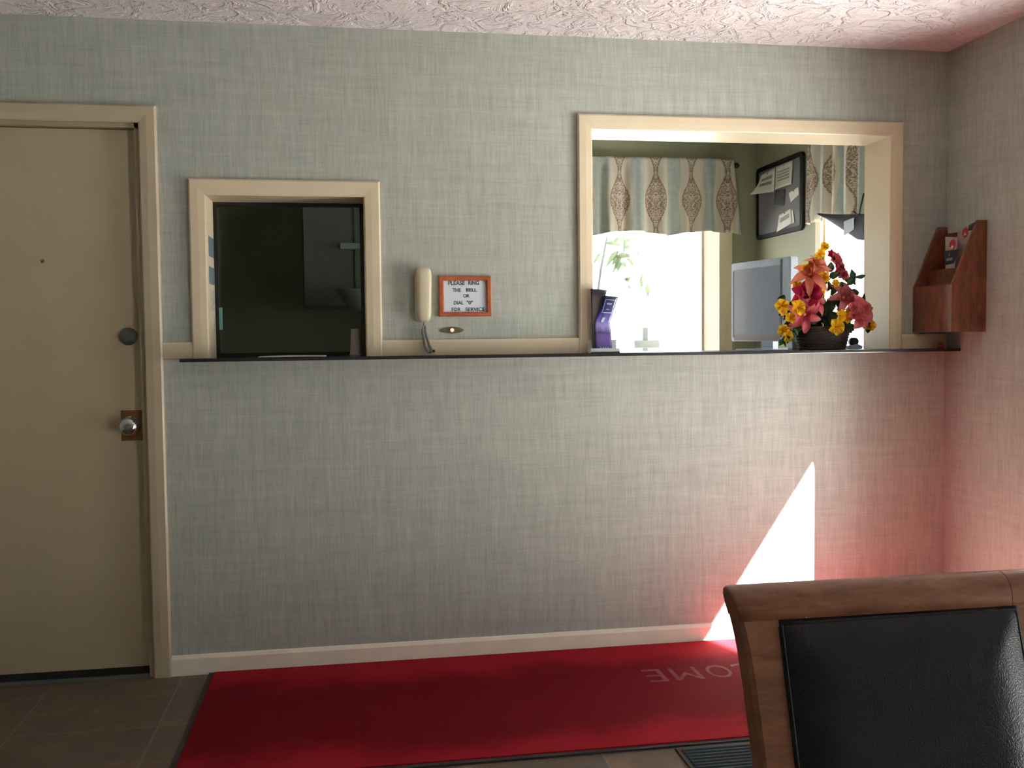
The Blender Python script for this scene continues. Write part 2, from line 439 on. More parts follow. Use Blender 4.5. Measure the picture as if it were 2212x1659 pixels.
def wall_grid(bm, axis, a0, a1, us, zs, holes, mi_lo=0, mi_hi=0, mi_in=0):
    """solid wall slab between a0 and a1 on axis ('x' or 'y'); us, zs = extents; holes=[(u0,u1,z0,z1)]"""
    U = sorted({us[0], us[1]} | {h[i] for h in holes for i in (0, 1)}); Z = sorted({zs[0], zs[1]} | {h[i] for h in holes for i in (2, 3)})
    def solid(i, j):
        if i < 0 or j < 0 or i >= len(U) - 1 or j >= len(Z) - 1: return False
        cu, cz = (U[i] + U[i + 1]) / 2, (Z[j] + Z[j + 1]) / 2
        return not any(h[0] < cu < h[1] and h[2] < cz < h[3] for h in holes)
    def P(a, u, z): return (a, u, z) if axis == 'x' else (u, a, z)
    def F(pts, mi):
        f = bm.faces.new([bm.verts.new(p) for p in pts]); f.material_index = mi
    for i in range(len(U) - 1):
        for j in range(len(Z) - 1):
            if not solid(i, j): continue
            u0, u1, z0, z1 = U[i], U[i + 1], Z[j], Z[j + 1]
            F([P(a0, u0, z0), P(a0, u1, z0), P(a0, u1, z1), P(a0, u0, z1)], mi_lo)
            F([P(a1, u0, z0), P(a1, u0, z1), P(a1, u1, z1), P(a1, u1, z0)], mi_hi)
            if not solid(i - 1, j): F([P(a0, u0, z0), P(a0, u0, z1), P(a1, u0, z1), P(a1, u0, z0)], mi_in)
            if not solid(i + 1, j): F([P(a0, u1, z0), P(a1, u1, z0), P(a1, u1, z1), P(a0, u1, z1)], mi_in)
            if not solid(i, j - 1): F([P(a0, u0, z0), P(a1, u0, z0), P(a1, u1, z0), P(a0, u1, z0)], mi_in)
            if not solid(i, j + 1): F([P(a0, u0, z1), P(a0, u1, z1), P(a1, u1, z1), P(a1, u0, z1)], mi_in)
    bmesh.ops.remove_doubles(bm, verts=bm.verts[:], dist=1e-5)
    return bm
def casing(bm, x0, x1, z0, z1, w, th=0.018, y=0.0, prof=None, mi=0):
    """mitred three sided casing round opening x0..x1, z0..z1 (inner edges), projecting towards -y"""
    prof = prof or [(0.0, 0.0), (0.0, th * 0.72), (0.004, th * 0.86), (w * 0.45, th), (w - 0.006, th), (w, th - 0.005), (w, 0.0)]
    path = []
    for k, (px, pz, ox, oz) in enumerate([(x0, z0, -1, 0), (x0, z1, -1, 1), (x1, z1, 1, 1), (x1, z0, 1, 0)]):
        path.append([bm.verts.new((px + ox * o, y - t, pz + oz * o)) for o, t in prof])
    n = len(prof)
    for a, b in zip(path, path[1:]):
        for i in range(n - 1):
            f = bm.faces.new((a[i], a[i + 1], b[i + 1], b[i])); f.material_index = mi
    bm.faces.new(path[0]); bm.faces.new(path[-1][::-1])
    return bm
def strip_text(word, x0, x1, z0, z1, y, mat, parent, name='lettering', depth=0.0006, shear=0.0):
    """one word of lettering as a mesh filling the box x0..x1, z0..z1 on the plane y, facing -y"""
    cu = bpy.data.curves.new('txt', 'FONT'); cu.body = word; cu.size = 1.0; cu.extrude = 0.0
    cu.offset = 0.028
    to = bpy.data.objects.new('txt', cu); COL.objects.link(to)
    dg = bpy.context.evaluated_depsgraph_get()
    me0 = bpy.data.meshes.new_from_object(to.evaluated_get(dg))
    bpy.data.objects.remove(to); bpy.data.curves.remove(cu)
    xs = [v.co.x for v in me0.vertices]; ys = [v.co.y for v in me0.vertices]
    ax, bx, ay, by = min(xs), max(xs), min(ys), max(ys)
    bm = B(); bm.from_mesh(me0); bpy.data.meshes.remove(me0)
    for v in bm.verts:
        fx = (v.co.x - ax) / (bx - ax); fy = (v.co.y - ay) / (by - ay)
        v.co = Vector((x0 + fx * (x1 - x0), y, z0 + fy * (z1 - z0)))
    r = bmesh.ops.extrude_face_region(bm, geom=bm.faces[:])
    bmesh.ops.translate(bm, verts=[g for g in r['geom'] if isinstance(g, bmesh.types.BMVert)], vec=(0, -depth, 0))
    return obj(name, bm, mat, parent)

# ------------------------------------------------------------------ room shell
RX = 2.463      # right wall
LX = -2.35      # left wall
BY = -5.6       # wall behind the camera
CZ = 2.411      # ceiling
OY = 1.95       # office back wall
WT = 0.19       # reception wall thickness
SZ = 1.186      # counter top height
SUNL_Y0, SUNL_Y1 = -0.55, -1.50   # glass entrance door in right wall

struct('floor', box(B(), LX - 0.15, RX + 0.14, BY - 0.15, OY + 0.32, -0.12, 0.0), TILE)
struct('ceiling', box(B(), LX - 0.15, RX + 0.14, BY - 0.15, OY + 0.32, CZ, CZ + 0.12), CEIL)
LO = (-0.515, 0.06, SZ - 0.012, 1.783)     # left reception window opening
RO = (0.943, 2.201, SZ - 0.012, 2.057)     # right reception opening
DO = (-1.585, -0.742, 0.0, 2.04)           # door opening
struct('wall_front', wall_grid(B(), 'y', 0.0, WT, (LX - 0.15, RX), (0, CZ), [LO, RO, DO], 0, 1, 2), [PAPERED, OLIVE, CREAM])
W4 = (-3.65, -2.97, 0.12, 1.75)
struct('wall_right', wall_grid(B(), 'x', RX, RX + 0.14, (BY, WT), (0, CZ), [(SUNL_Y1, SUNL_Y0, 0.0, 2.06), W4], 0, 0, 1), [PAPERED, CREAM])
struct('wall_left', box(B(), LX - 0.15, LX, BY, 0.0, 0, CZ), PAPERED)
struct('wall_back', wall_grid(B(), 'y', BY - 0.15, BY, (LX - 0.15, RX + 0.14), (0, CZ), [], 0, 0, 0), PAPERED)
W1 = (0.98, 2.225, 0.98, 2.12)
struct('wall_office_back', wall_grid(B(), 'y', OY, OY + 0.32, (LX - 0.15, RX + 0.14), (0, CZ), [W1], 0, 0, 1), [OLIVE, JAMBP])
W3 = (0.22, 1.075, 0.95, 2.12)
struct('wall_office_right', wall_grid(B(), 'x', RX, RX + 0.14, (WT, OY), (0, CZ), [W3], 0, 0, 1), [OLIVE, CREAM])
struct('wall_office_left', box(B(), LX - 0.15, LX, 0.19, OY, 0, CZ), OLIVE)
DARKWALL = plain('dark olive paint', (0.30, 0.32, 0.26), 0.6)
struct('wall_added_partition', wall_grid(B(), 'x', 0.45, 0.55, (WT, OY), (0, CZ), [(0.55, 1.60, 0.0, 2.05)]), DARKWALL)  # unseen partition added to keep the left back room dark

# trims
bm = casing(B(), LO[0], LO[1], SZ, LO[3], 0.06)
box(bm, LO[0] - 0.001, LO[0] + 0.0015, 0.0, WT, SZ, LO[3]); box(bm, LO[1] - 0.0015, LO[1] + 0.001, 0.0, WT, SZ, LO[3])
struct('trim_1', bm, CREAM)
bm = casing(B(), RO[0], RO[1], SZ, RO[3], 0.058)
struct('trim_2', bm, CREAM)
bm = casing(B(), DO[0], DO[1], 0.0, DO[3], 0.062, th=0.020)
struct('trim_3', bm, plain('darker tan trim paint', (0.50, 0.43, 0.30), 0.38, var=0.03, vscale=8))  # door casing in a darker tan than the other casings
# door stop and jamb inside the door opening
bm = B()
box(bm, DO[1] - 0.018, DO[1] + 0.001, 0.0, 0.14, 0, DO[3]); box(bm, DO[0] - 0.001, DO[0] + 0.018, 0.0, 0.14, 0, DO[3]); box(bm, DO[0], DO[1], 0.0, 0.14, DO[3] - 0.016, DO[3] + 0.001)
struct('trim_4', bm, JAMBP)
# chair rail pieces
for i, (a, b) in enumerate([(DO[1] + 0.062, LO[0] - 0.06), (LO[1] + 0.06, RO[0] - 0.058), (RO[1] + 0.058, RX)]):
    bm = B(); prism(bm, [(0.0, SZ), (-0.015, SZ), (-0.015, 1.236), (-0.011, 1.245), (0.0, 1.245)], 'x', a, b)
    struct('trim_%d' % (5 + i), bm, CREAM)
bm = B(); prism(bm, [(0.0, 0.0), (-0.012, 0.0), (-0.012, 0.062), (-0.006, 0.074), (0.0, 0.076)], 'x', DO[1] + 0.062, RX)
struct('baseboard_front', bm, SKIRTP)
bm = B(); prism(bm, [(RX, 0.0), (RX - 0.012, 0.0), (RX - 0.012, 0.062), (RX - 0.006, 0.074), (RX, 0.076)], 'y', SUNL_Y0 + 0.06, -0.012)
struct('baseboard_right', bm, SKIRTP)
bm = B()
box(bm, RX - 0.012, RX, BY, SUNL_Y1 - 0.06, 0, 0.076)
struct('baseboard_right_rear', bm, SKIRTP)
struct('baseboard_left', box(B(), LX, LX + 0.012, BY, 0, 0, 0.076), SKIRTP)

# beige door
d = thing('door_1', (-1.165, 0.03, 0.0), 'beige flush door left of the counter with deadbolt and chrome knob', 'door'); d['kind'] = 'structure'
obj('door_leaf', box(B(), DO[0] + 0.020, DO[1] - 0.0205, 0.03, 0.07, 0.032, 2.021), DOORP, d)
obj('door_sweep', box(B(), DO[0] + 0.020, DO[1] - 0.0205, 0.026, 0.072, 0.010, 0.034), BLACKP, d)
bm = B(); prism(bm, [(0.0, 0.0), (0.015, 0.009), (0.10, 0.009), (0.13, 0.0)], 'x', DO[0] + 0.018, DO[1] - 0.018)
obj('threshold', bm, STEEL, d)
bm = B(); lathe(bm, [(0.033, 0.03), (0.032, 0.024), (0.029, 0.018), (0.021, 0.014), (0.020, 0.010), (0.018, 0.009)], (-0.8073, 0, 1.2684), 'y', 32)
dl = obj('deadbolt', bm, STEEL, d)
box_plate = B(); box(box_plate, -0.841, -0.7635, 0.0265, 0.030, 0.884, 0.996, bev=0.001)
gp = obj('guard_plate', box_plate, COPPER, d)
bm = B(); lathe(bm, [(0.036, 0.0265), (0.035, 0.021), (0.018, 0.016), (0.015, 0.004), (0.026, -0.004), (0.033, -0.016), (0.032, -0.028), (0.022, -0.037), (0.010, -0.039)], (-0.806, 0, 0.940), 'y', 36)
obj('door_knob', bm, CHROME, d)
bm = B(); lathe(bm, [(0.007, 0.03), (0.007, 0.0275), (0.004, 0.0265), (0.0035, 0.028)], (-1.095, 0, 1.5445), 'y', 20)
obj('peephole', bm, BRASSD, d)

# glass entrance door and exterior window in the right wall, beyond the frame
d = thing('door_2', (RX + 0.07, -1.025, 0.0), 'glass entrance door in the right wall', 'door'); d['kind'] = 'structure'
bm = B(); x0, x1 = RX + 0.05, RX + 0.09
wall_grid(bm, 'x', x0, x1, (SUNL_Y1 + 0.012, SUNL_Y0 - 0.012), (0.01, 2.05), [(SUNL_Y1 + 0.06, SUNL_Y0 - 0.03, 0.08, 1.99)])
obj('door_frame', bm, ALU, d)
obj('door_pane', box(B(), RX + 0.069, RX + 0.071, SUNL_Y1 + 0.06, SUNL_Y0 - 0.03, 0.08, 1.99), CLEAR, d)
bm = B(); tube(bm, [(RX + 0.045, -1.40, 0.95), (RX + 0.0, -1.40, 0.95), (RX + 0.0, -1.40, 1.25), (RX + 0.045, -1.40, 1.25)], 0.008)
obj('door_handle', bm, CHROME, d)
def window(name, axis, a0, a1, rect, fr, mat_f, label, pane=CLEAR, mull=True, bars=0.0):
    w = thing(name, ((rect[0] + rect[1]) / 2, (a0 + a1) / 2, rect[2]) if axis == 'y' else ((a0 + a1) / 2, (rect[0] + rect[1]) / 2, rect[2]), label, 'window')
    w['kind'] = 'structure'
    hs = [(rect[0] + fr, rect[1] - fr, rect[2] + fr, rect[3] - fr)]
    if mull:
        zm = (rect[2] + rect[3]) / 2 + 0.1
        hs = [(rect[0] + fr, rect[1] - fr, rect[2] + fr, zm - 0.02), (rect[0] + fr, rect[1] - fr, zm + 0.02, rect[3] - fr)]
    obj('window_frame', wall_grid(B(), axis, a0, a1, (rect[0], rect[1]), (rect[2], rect[3]), hs), mat_f, w)
    m = (a0 + a1) / 2
    g = (rect[0] + fr, rect[1] - fr, rect[2] + fr, rect[3] - fr)
    if axis == 'y': obj('window_pane', box(B(), g[0], g[1], m - 0.0015, m + 0.0015, g[2], g[3]), pane, w)
    else: obj('window_pane', box(B(), m - 0.0015, m + 0.0015, g[0], g[1], g[2], g[3]), pane, w)
    return w
window('window_1', 'y', 0.172, 0.190, (LO[0] + 0.0015, LO[1] - 0.0015, SZ, LO[3]), 0.014, ALU, 'dark tinted sliding reception window left of the wall phone', DARKGLASS, mull=False)
window('window_2', 'y', OY + 0.26, OY + 0.30, W1, 0.010, CREAM, 'bright office window behind the long valance', mull=False)
window('window_3', 'x', RX + 0.004, RX + 0.034, W3, 0.012, CREAM, 'bright office window behind the flower basket', mull=False)
window('window_4', 'x', RX + 0.05, RX + 0.09, W4, 0.04, CREAM, 'lobby window in the right wall nearer the viewer')
# casings of the office windows
struct('trim_8', casing(B(), W1[0], W1[1], W1[2], W1[3], 0.085, y=OY), CREAM)
bm = B()
for (a, b, z0, z1) in ((W3[1], W3[1] + 0.055, W3[2] - 0.05, W3[3] + 0.055), (W3[0] - 0.028, W3[0], W3[2] - 0.05, W3[3] + 0.055), (W3[0], W3[1], W3[3], W3[3] + 0.055), (W3[0], W3[1], W3[2] - 0.05, W3[2])):
    box(bm, RX - 0.018, RX, a, b, z0, z1)
struct('trim_9', bm, CREAM)

# outside: paved ground; added plate, side wall and canopy that shape the daylight
o = struct('ground_outside', box(B(), -30, 40, -40, 40, -0.30, -0.13), CONCRETE)
o['kind'] = 'structure'
bm = B(); box(bm, RX + 0.16, 5.6, -2.78, -0.35, -0.1295, -0.118, bev=0.002)
o = obj('sun_bounce_plate', bm, BOUNCEP); tag(o, 'added aluminium plate outside the glass entrance, reflecting sun indoors', 'reflector', kind='structure')  # unseen plate added to throw sun onto upper wall and ceiling
o = obj('light_block_wall', box(B(), RX + 0.141, 4.0, -2.92, -2.79, -0.13, 2.618), SIDEBLOCKP); tag(o, 'added brown wall south of the entrance, blocking sidelong daylight', 'light blocker', kind='structure')  # unseen wall added to keep grazing daylight off the right corner
ez = 2.62
def edge_x(y): return 3.732 + (y + 1.739) * (0.3226 / -0.9465)
bm = B(); prism(bm, [(RX + 0.15, 3.0), (RX + 0.15, -4.2), (edge_x(-4.2), -4.2), (edge_x(-1.62), -1.62), (5.4, -1.62), (5.4, 3.0)], 'z', ez, ez + 0.14)
o = obj('sun_block_canopy', bm, SUNBLOCKP); tag(o, 'added flat canopy outside, shaped to cut the sun beam', 'canopy', kind='structure')  # unseen canopy added; its outline shapes the sun patch

# ------------------------------------------------------------------ counter shelf
bm = B()
box(bm, -0.606, RX, -0.11, 0.0, SZ - 0.012, SZ, bev=0.0015)
box(bm, LO[0], LO[1], -0.002, WT, SZ - 0.012, SZ - 0.0002); box(bm, RO[0], RO[1], -0.002, WT, SZ - 0.012, SZ - 0.0002)
o = obj('counter_shelf', bm, BLACKLAM, origin=(0.9, -0.05, SZ - 0.012)); tag(o, 'thin black laminate counter shelf running along the papered wall', 'shelf')

# desk inside office
t = thing('office_desk', (1.75, 1.0, 0.0), 'pale office desk behind the right reception opening', 'desk')
bm = B(); box(bm, 0.60, RX - 0.02, WT + 0.002, 1.30, 1.140, 1.165, bev=0.003)
obj('desktop', bm, WHITELAM, t)
for x, y in ((0.65, 0.25), (2.38, 0.25), (0.65, 1.24), (2.38, 1.24)):
    obj('leg', box(B(), x - 0.025, x + 0.025, y - 0.025, y + 0.025, 0.0, 1.141), WHITELAM, t)

# ------------------------------------------------------------------ mats
bm = B(); box(bm, -0.525, 3.0 - 0.62, -0.944, -0.022, 0.002, 0.011)
t = thing('red_floor_mat', (0.9, -0.49, 0.0), 'long red entrance mat with dark rubber edge below the counter', 'mat')
obj('pile', bm, REDPILE, t)
bm = B(); wall = [(-0.545, 2.40), (-0.962, -0.014)]
box(bm, -0.545, -0.525, -0.962, -0.014, 0.0005, 0.007); box(bm, 2.38, 2.40, -0.962, -0.014, 0.0005, 0.007)
box(bm, -0.525, 2.38, -0.962, -0.944, 0.0005, 0.007); box(bm, -0.525, 2.38, -0.022, -0.014, 0.0005, 0.007)
obj('rubber_edge', bm, RUBBER, t)
MARK = plain('worn pale lettering on red mat', (0.165, 0.028, 0.036), 0.95, var=0.25, vscale=30)
# worn lettering printed on the pile, upside down from the camera
def floor_letter(ch, x0, x1, y0, y1):
    cu = bpy.data.curves.new('txt', 'FONT'); cu.body = ch; cu.size = 1.0; cu.offset = 0.0
    to = bpy.data.objects.new('txt', cu); COL.objects.link(to)
    me0 = bpy.data.meshes.new_from_object(to.evaluated_get(bpy.context.evaluated_depsgraph_get()))
    bpy.data.objects.remove(to); bpy.data.curves.remove(cu)
    xs = [v.co.x for v in me0.vertices]; ys = [v.co.y for v in me0.vertices]
    bm = B(); bm.from_mesh(me0); bpy.data.meshes.remove(me0)
    for v in bm.verts:
        fx = (v.co.x - min(xs)) / (max(xs) - min(xs)); fy = (v.co.y - min(ys)) / (max(ys) - min(ys))
        v.co = Vector((x1 - fx * (x1 - x0), y1 - fy * (y1 - y0), 0.0113))
    return bm
for ch, a, b in (('C', 1.385, 1.475), ('O', 1.275, 1.365), ('M', 1.14, 1.245), ('E', 1.04, 1.11)):
    obj('faded_letter', floor_letter(ch, a, b, -0.44, -0.31), MARK, t)
# ribbed dark mat
t = thing('ribbed_floor_mat', (1.32, -1.43, 0.0), 'dark blue-black ribbed mat touching the front edge of the red mat', 'mat')
RIB = plain('blue black ribbed carpet', (0.018, 0.030, 0.042), 0.8, bmp=0.3)
bm = B(); n = 46
box(bm, 0.948, 1.70, -1.9, -0.972, 0.0005, 0.005)
obj('backing', bm, RUBBER, t)
bm = B()
x = 0.965
y = -1.885
while y < -0.99:
    prism(bm, [(y, 0.005), (y + 0.012, 0.005), (y + 0.009, 0.010), (y + 0.003, 0.010)], 'x', 0.962, 1.687); y += 0.020
obj('ribs', bm, RIB, t)

# ------------------------------------------------------------------ wall phone
t = thing('wall_phone', (0.277, 0.0, 1.415), 'ivory wall phone handset beside the red framed sign', 'phone')
def capsule(bm, x0, x1, z0, z1, y0, y1, rc, nz=18, bulge=0.012, taper=0.0):
    """rounded slab; front face bulges towards -y"""
    prof = []
    for k in range(28):
        pass
    cx = (x0 + x1) / 2; hw = (x1 - x0) / 2
    rings = []
    for i in range(nz + 1):
        s = i / nz; z = z0 + (z1 - z0) * s
        e = min(z - z0, z1 - z); k = 1.0 if e >= rc else math.sqrt(max(0.0, 1 - (1 - e / rc) ** 2))
        w = hw * (0.55 + 0.45 * k) * (1 - taper * (1 - s)); dpt = (y0 - y1) * (0.35 + 0.65 * k)
        ring = []
        for a in range(16):
            th_ = PI * a / 15; cxo = math.cos(th_); 
            px = cx + w * (abs(cxo) ** 0.55) * (1 if cxo > 0 else -1)
            py = y0 - dpt * (math.sin(th_) ** 0.55)
            ring.append(bm.verts.new((px, py, z)))
        rings.append(ring)
    for i in range(nz):
        for a in range(15):
            f = bm.faces.new((rings[i][a], rings[i][a + 1], rings[i + 1][a + 1], rings[i + 1][a])); f.smooth = True
        bm.faces.new((rings[i][0], rings[i + 1][0], rings[i + 1][-1], rings[i][-1]))
    bm.faces.new(rings[0]); bm.faces.new(rings[-1])
    return bm
obj('wall_base', capsule(B(), 0.2455, 0.300, 1.312, 1.508, -0.001, -0.020, 0.02), IVORY, t)
obj('handset', capsule(B(), 0.2475, 0.3105, 1.3120, 1.5205, -0.021, -0.052, 0.042, taper=0.16), IVORY, t)
def coil(bm, path, R, r, turns, seg=6):
    pts = [Vector(p) for p in path]
    # resample path
    ln = [0]
    for a, b in zip(pts, pts[1:]): ln.append(ln[-1] + (b - a).length)
    n = turns * 10; out = []
    for k in range(n + 1):
        s = ln[-1] * k / n; i = 0
        while i < len(ln) - 2 and ln[i + 1] < s: i += 1
        f = (s - ln[i]) / max(1e-9, ln[i + 1] - ln[i]); p = pts[i].lerp(pts[i + 1], f); tdir = (pts[i + 1] - pts[i]).normalized()
        nx = tdir.cross(Vector((0, 1, 0)))
        nx = nx.normalized() if nx.length > 0.1 else Vector((1, 0, 0))
        ny = tdir.cross(nx); a = 2 * PI * k / 10
        out.append(p + nx * R * math.cos(a) + ny * R * math.sin(a))
    tube(bm, out, r, seg)
    return bm
bm = B()
tube(bm, [(0.279, -0.030, 1.315), (0.277, -0.030, 1.300), (0.272, -0.030, 1.285)], 0.0026, 8)
coil(bm, [(0.272, -0.030, 1.285), (0.272, -0.030, 1.272), (0.277, -0.032, 1.245), (0.280, -0.035, 1.215), (0.292, -0.040, 1.198), (0.303, -0.042, 1.1965), (0.3035, -0.036, 1.205), (0.296, -0.030, 1.225), (0.288, -0.026, 1.255), (0.282, -0.022, 1.280), (0.281, -0.018, 1.300)], 0.0046, 0.0014, 66)
obj('coiled_cord', bm, GREYCORD, t, smooth=True)
bm = B(); lathe(bm, [(0.001, 0.0), (0.0050, -0.0015), (0.0056, -0.008), (0.004, -0.010), (0.001, -0.0105)], (0.312, -0.034, 1.2015), 'y', 16)
obj('cord_plug', bm, BLACKP, t)
bm = B()

# ------------------------------------------------------------------ framed sign
t = thing('framed_sign', (0.4387, 0.0, 1.41), 'red wooden framed white sign reading please ring the bell or dial 0 for service', 'sign')
SX0, SX1, SZ0, SZ1 = 0.3378, 0.5396, 1.3326, 1.4875
IX0, IX1, IZ0, IZ1 = 0.3570, 0.5210, 1.3495, 1.4695
bm = B()
rng = [(SX0, SZ0), (SX1, SZ0), (SX1, SZ1), (SX0, SZ1)]; inn = [(IX0, IZ0), (IX1, IZ0), (IX1, IZ1), (IX0, IZ1)]
prof = [(0.0, 0.0), (0.0, -0.012), (0.15, -0.015), (0.75, -0.015), (1.0, -0.011), (1.0, -0.002)]
rings = [[bm.verts.new((a[0] + (b[0] - a[0]) * s, yy, a[1] + (b[1] - a[1]) * s)) for a, b in zip(rng, inn)] for s, yy in prof]
for r0, r1 in zip(rings, rings[1:]):
    for k in range(4): bm.faces.new((r0[k], r0[(k + 1) % 4], r1[(k + 1) % 4], r1[k]))
for k in range(4): bm.faces.new((rings[-1][k], rings[-1][(k + 1) % 4], rings[0][(k + 1) % 4], rings[0][k]))
obj('frame', bm, SIGNWOOD, t)
obj('paper', box(B(), IX0 - 0.002, IX1 + 0.002, -0.004, -0.0005, IZ0 - 0.002, IZ1 + 0.002), PAPER, t)
def sx(px): return 0.3570 + (px - 760) / (1350 - 760) * 0.164
def sz(py): return 1.4695 - (py - 430) / (855 - 430) * 0.120
for w, a, b, c, dd in (('PLEASE', 822, 1052, 489, 431), ('RING', 1100, 1252, 487, 431), ('THE', 880, 997, 579, 530), ('BELL', 1070, 1222, 577, 531),
                      ('OR', 1027, 1115, 658, 612), ('DIAL', 895, 1033, 752, 703), ('"0"', 1077, 1160, 752, 701), ('FOR', 865, 990, 841, 793), ('SERVICE', 1058, 1325, 842, 794)):
    strip_text(w, sx(a), sx(b), sz(c), sz(dd), -0.0041, INK, t)

# door bell
t = thing('door_bell', (0.3865, 0.0, 1.2802), 'oval brass bell plate with a lit pink button under the framed sign', 'bell')
bm = B(); n = 40
pts = []
for k in range(n):
    a = 2 * PI * k / n; pts.append((0.3858 + 0.0465 * math.cos(a) * (1 - 0.12 * abs(math.sin(a))), 1.2802 + 0.0128 * math.sin(a)))
prism(bm, pts, 'y', 0.0, -0.004, bev=0.001)
obj('plate', bm, BRASSD, t)
bm = B(); lathe(bm, [(0.0088, -0.004), (0.0088, -0.006), (0.0075, -0.0075)], (0.3866, 0, 1.2805), 'y', 24)
obj('button_rim', bm, plain('reddish bell rim', (0.30, 0.11, 0.07), 0.4), t)
bm = B(); lathe(bm, [(0.0072, -0.0075), (0.0066, -0.0095), (0.003, -0.0105)], (0.3866, 0, 1.2805), 'y', 24)
obj('button', bm, BELLGLOW, t)

# ------------------------------------------------------------------ brochure rack in the corner
t = thing('brochure_rack', (2.39, -0.135, 1.253), 'reddish brown wooden brochure rack hung in the right corner', 'rack')
x1 = RX - 0.0005; fx = 2.314
def side_panel(y0, y1):
    bm = B(); pts = [(x1, 1.253), (fx, 1.253), (fx, 1.439), (2.4200, 1.6885), (x1, 1.6885)]
    return prism(bm, pts, 'y', y0, y1, bev=0.0015)
obj('side_panel', side_panel(-0.270, -0.258), RACKWOOD, t); obj('side_panel', side_panel(-0.014, -0.002), RACKWOOD, t)
obj('front_panel', box(B(), fx + 0.002, fx + 0.012, -0.258, -0.014, 1.262, 1.440), RACKWOOD, t)
obj('bottom_panel', box(B(), fx + 0.001, x1, -0.258, -0.014, 1.2535, 1.2625), RACKWOOD, t)
obj('back_panel', box(B(), x1 - 0.009, x1, -0.258, -0.014, 1.262, 1.66), RACKWOOD, t)
# inner divider that carries the rear card
obj('divider', box(B(), 2.380, 2.386, -0.258, -0.014, 1.262, 1.508), RACKWOOD, t)
CARDW = plain('pale card stock', (0.38, 0.33, 0.27), 0.6, var=0.15, vscale=60)
CARDN = plain('navy card print', (0.020, 0.024, 0.045), 0.5)
CARDR = plain('red card print', (0.42, 0.03, 0.05), 0.5)
CARDS = plain('silver card print', (0.30, 0.30, 0.31), 0.4)
CARDL = plain('white card print', (0.62, 0.55, 0.55), 0.5)
def leaning_card(root, x, pts, z0, lean, th, mat, name, off=0.0):
    """polygon (y,z) leaned back: x grows with height"""
    bm = B()
    a = [bm.verts.new((x + (z - z0) * lean - off, y, z)) for y, z in pts]; b = [bm.verts.new((x + (z - z0) * lean - off + th, y, z)) for y, z in pts]
    bm.faces.new(a); bm.faces.new(b[::-1]); n = len(a)
    for i in range(n): bm.faces.new((a[i], a[(i + 1) % n], b[(i + 1) % n], b[i]))
    return obj(name, bm, mat, root)
def disc(cy, cz, r, n=20): return [(cy + r * math.cos(2 * PI * k / n), cz + r * math.sin(2 * PI * k / n)) for k in range(n)]
c = thing('folded_card', (2.39, -0.135, 1.48), 'small card with navy band and red ball in the wooden rack', 'card')
leaning_card(c, 2.388, [(-0.115, 1.44), (-0.165, 1.44), (-0.176, 1.63), (-0.094, 1.64)], 1.44, 0.05, 0.0015, CARDW, 'card_sheet')
leaning_card(c, 2.388, [(-0.104, 1.524), (-0.163, 1.528), (-0.192, 1.582), (-0.090, 1.583)], 1.44, 0.05, 0.0008, CARDN, 'navy_band', 0.0009)
leaning_card(c, 2.388, disc(-0.148, 1.604, 0.021), 1.44, 0.05, 0.0006, CARDR, 'red_ball', 0.0016)
leaning_card(c, 2.388, [(-0.128, 1.590), (-0.150, 1.586), (-0.158, 1.597), (-0.146, 1.602), (-0.138, 1.594)], 1.44, 0.05, 0.0004, CARDL, 'white_highlight', 0.0022)
leaning_card(c, 2.388, [(-0.112, 1.539), (-0.152, 1.541), (-0.153, 1.552), (-0.113, 1.551)], 1.44, 0.05, 0.0004, CARDS, 'silver_label', 0.0014)
leaning_card(c, 2.388, [(-0.128, 1.560), (-0.133, 1.560), (-0.131, 1.575)], 1.44, 0.05, 0.0004, plain('yellow print', (0.4, 0.4, 0.08), 0.5), 'yellow_mark', 0.0014)
c = thing('folded_card', (2.43, -0.17, 1.60), 'card with red ball and dark corner at the top back of the wooden rack', 'card')
leaning_card(c, 2.4300, [(-0.10, 1.50), (-0.235, 1.50), (-0.245, 1.690), (-0.118, 1.665)], 1.50, 0.05, 0.0015, CARDW, 'card_sheet')
leaning_card(c, 2.4300, [(-0.185, 1.655), (-0.243, 1.655), (-0.2435, 1.688), (-0.190, 1.677)], 1.50, 0.05, 0.0006, CARDN, 'navy_corner', 0.0009)
leaning_card(c, 2.4300, disc(-0.168, 1.650, 0.020), 1.50, 0.05, 0.0006, CARDR, 'red_ball', 0.0009)
leaning_card(c, 2.4300, [(-0.160, 1.638), (-0.178, 1.640), (-0.172, 1.649), (-0.163, 1.648)], 1.50, 0.05, 0.0004, CARDL, 'white_highlight', 0.0014)
# small rounded red piece on shelf below the rack
bm = B(); lathe(bm, [(0.009, 0.0), (0.010, 0.004), (0.010, 0.018), (0.007, 0.024), (0.002, 0.026)], (2.413, -0.05, SZ), 'z', 18)
o = obj('red_piece', bm, plain('plain red plastic', (0.45, 0.035, 0.05), 0.35), origin=(2.413, -0.05, SZ)); tag(o, 'small rounded red piece on the black shelf below the wooden rack', 'cap')

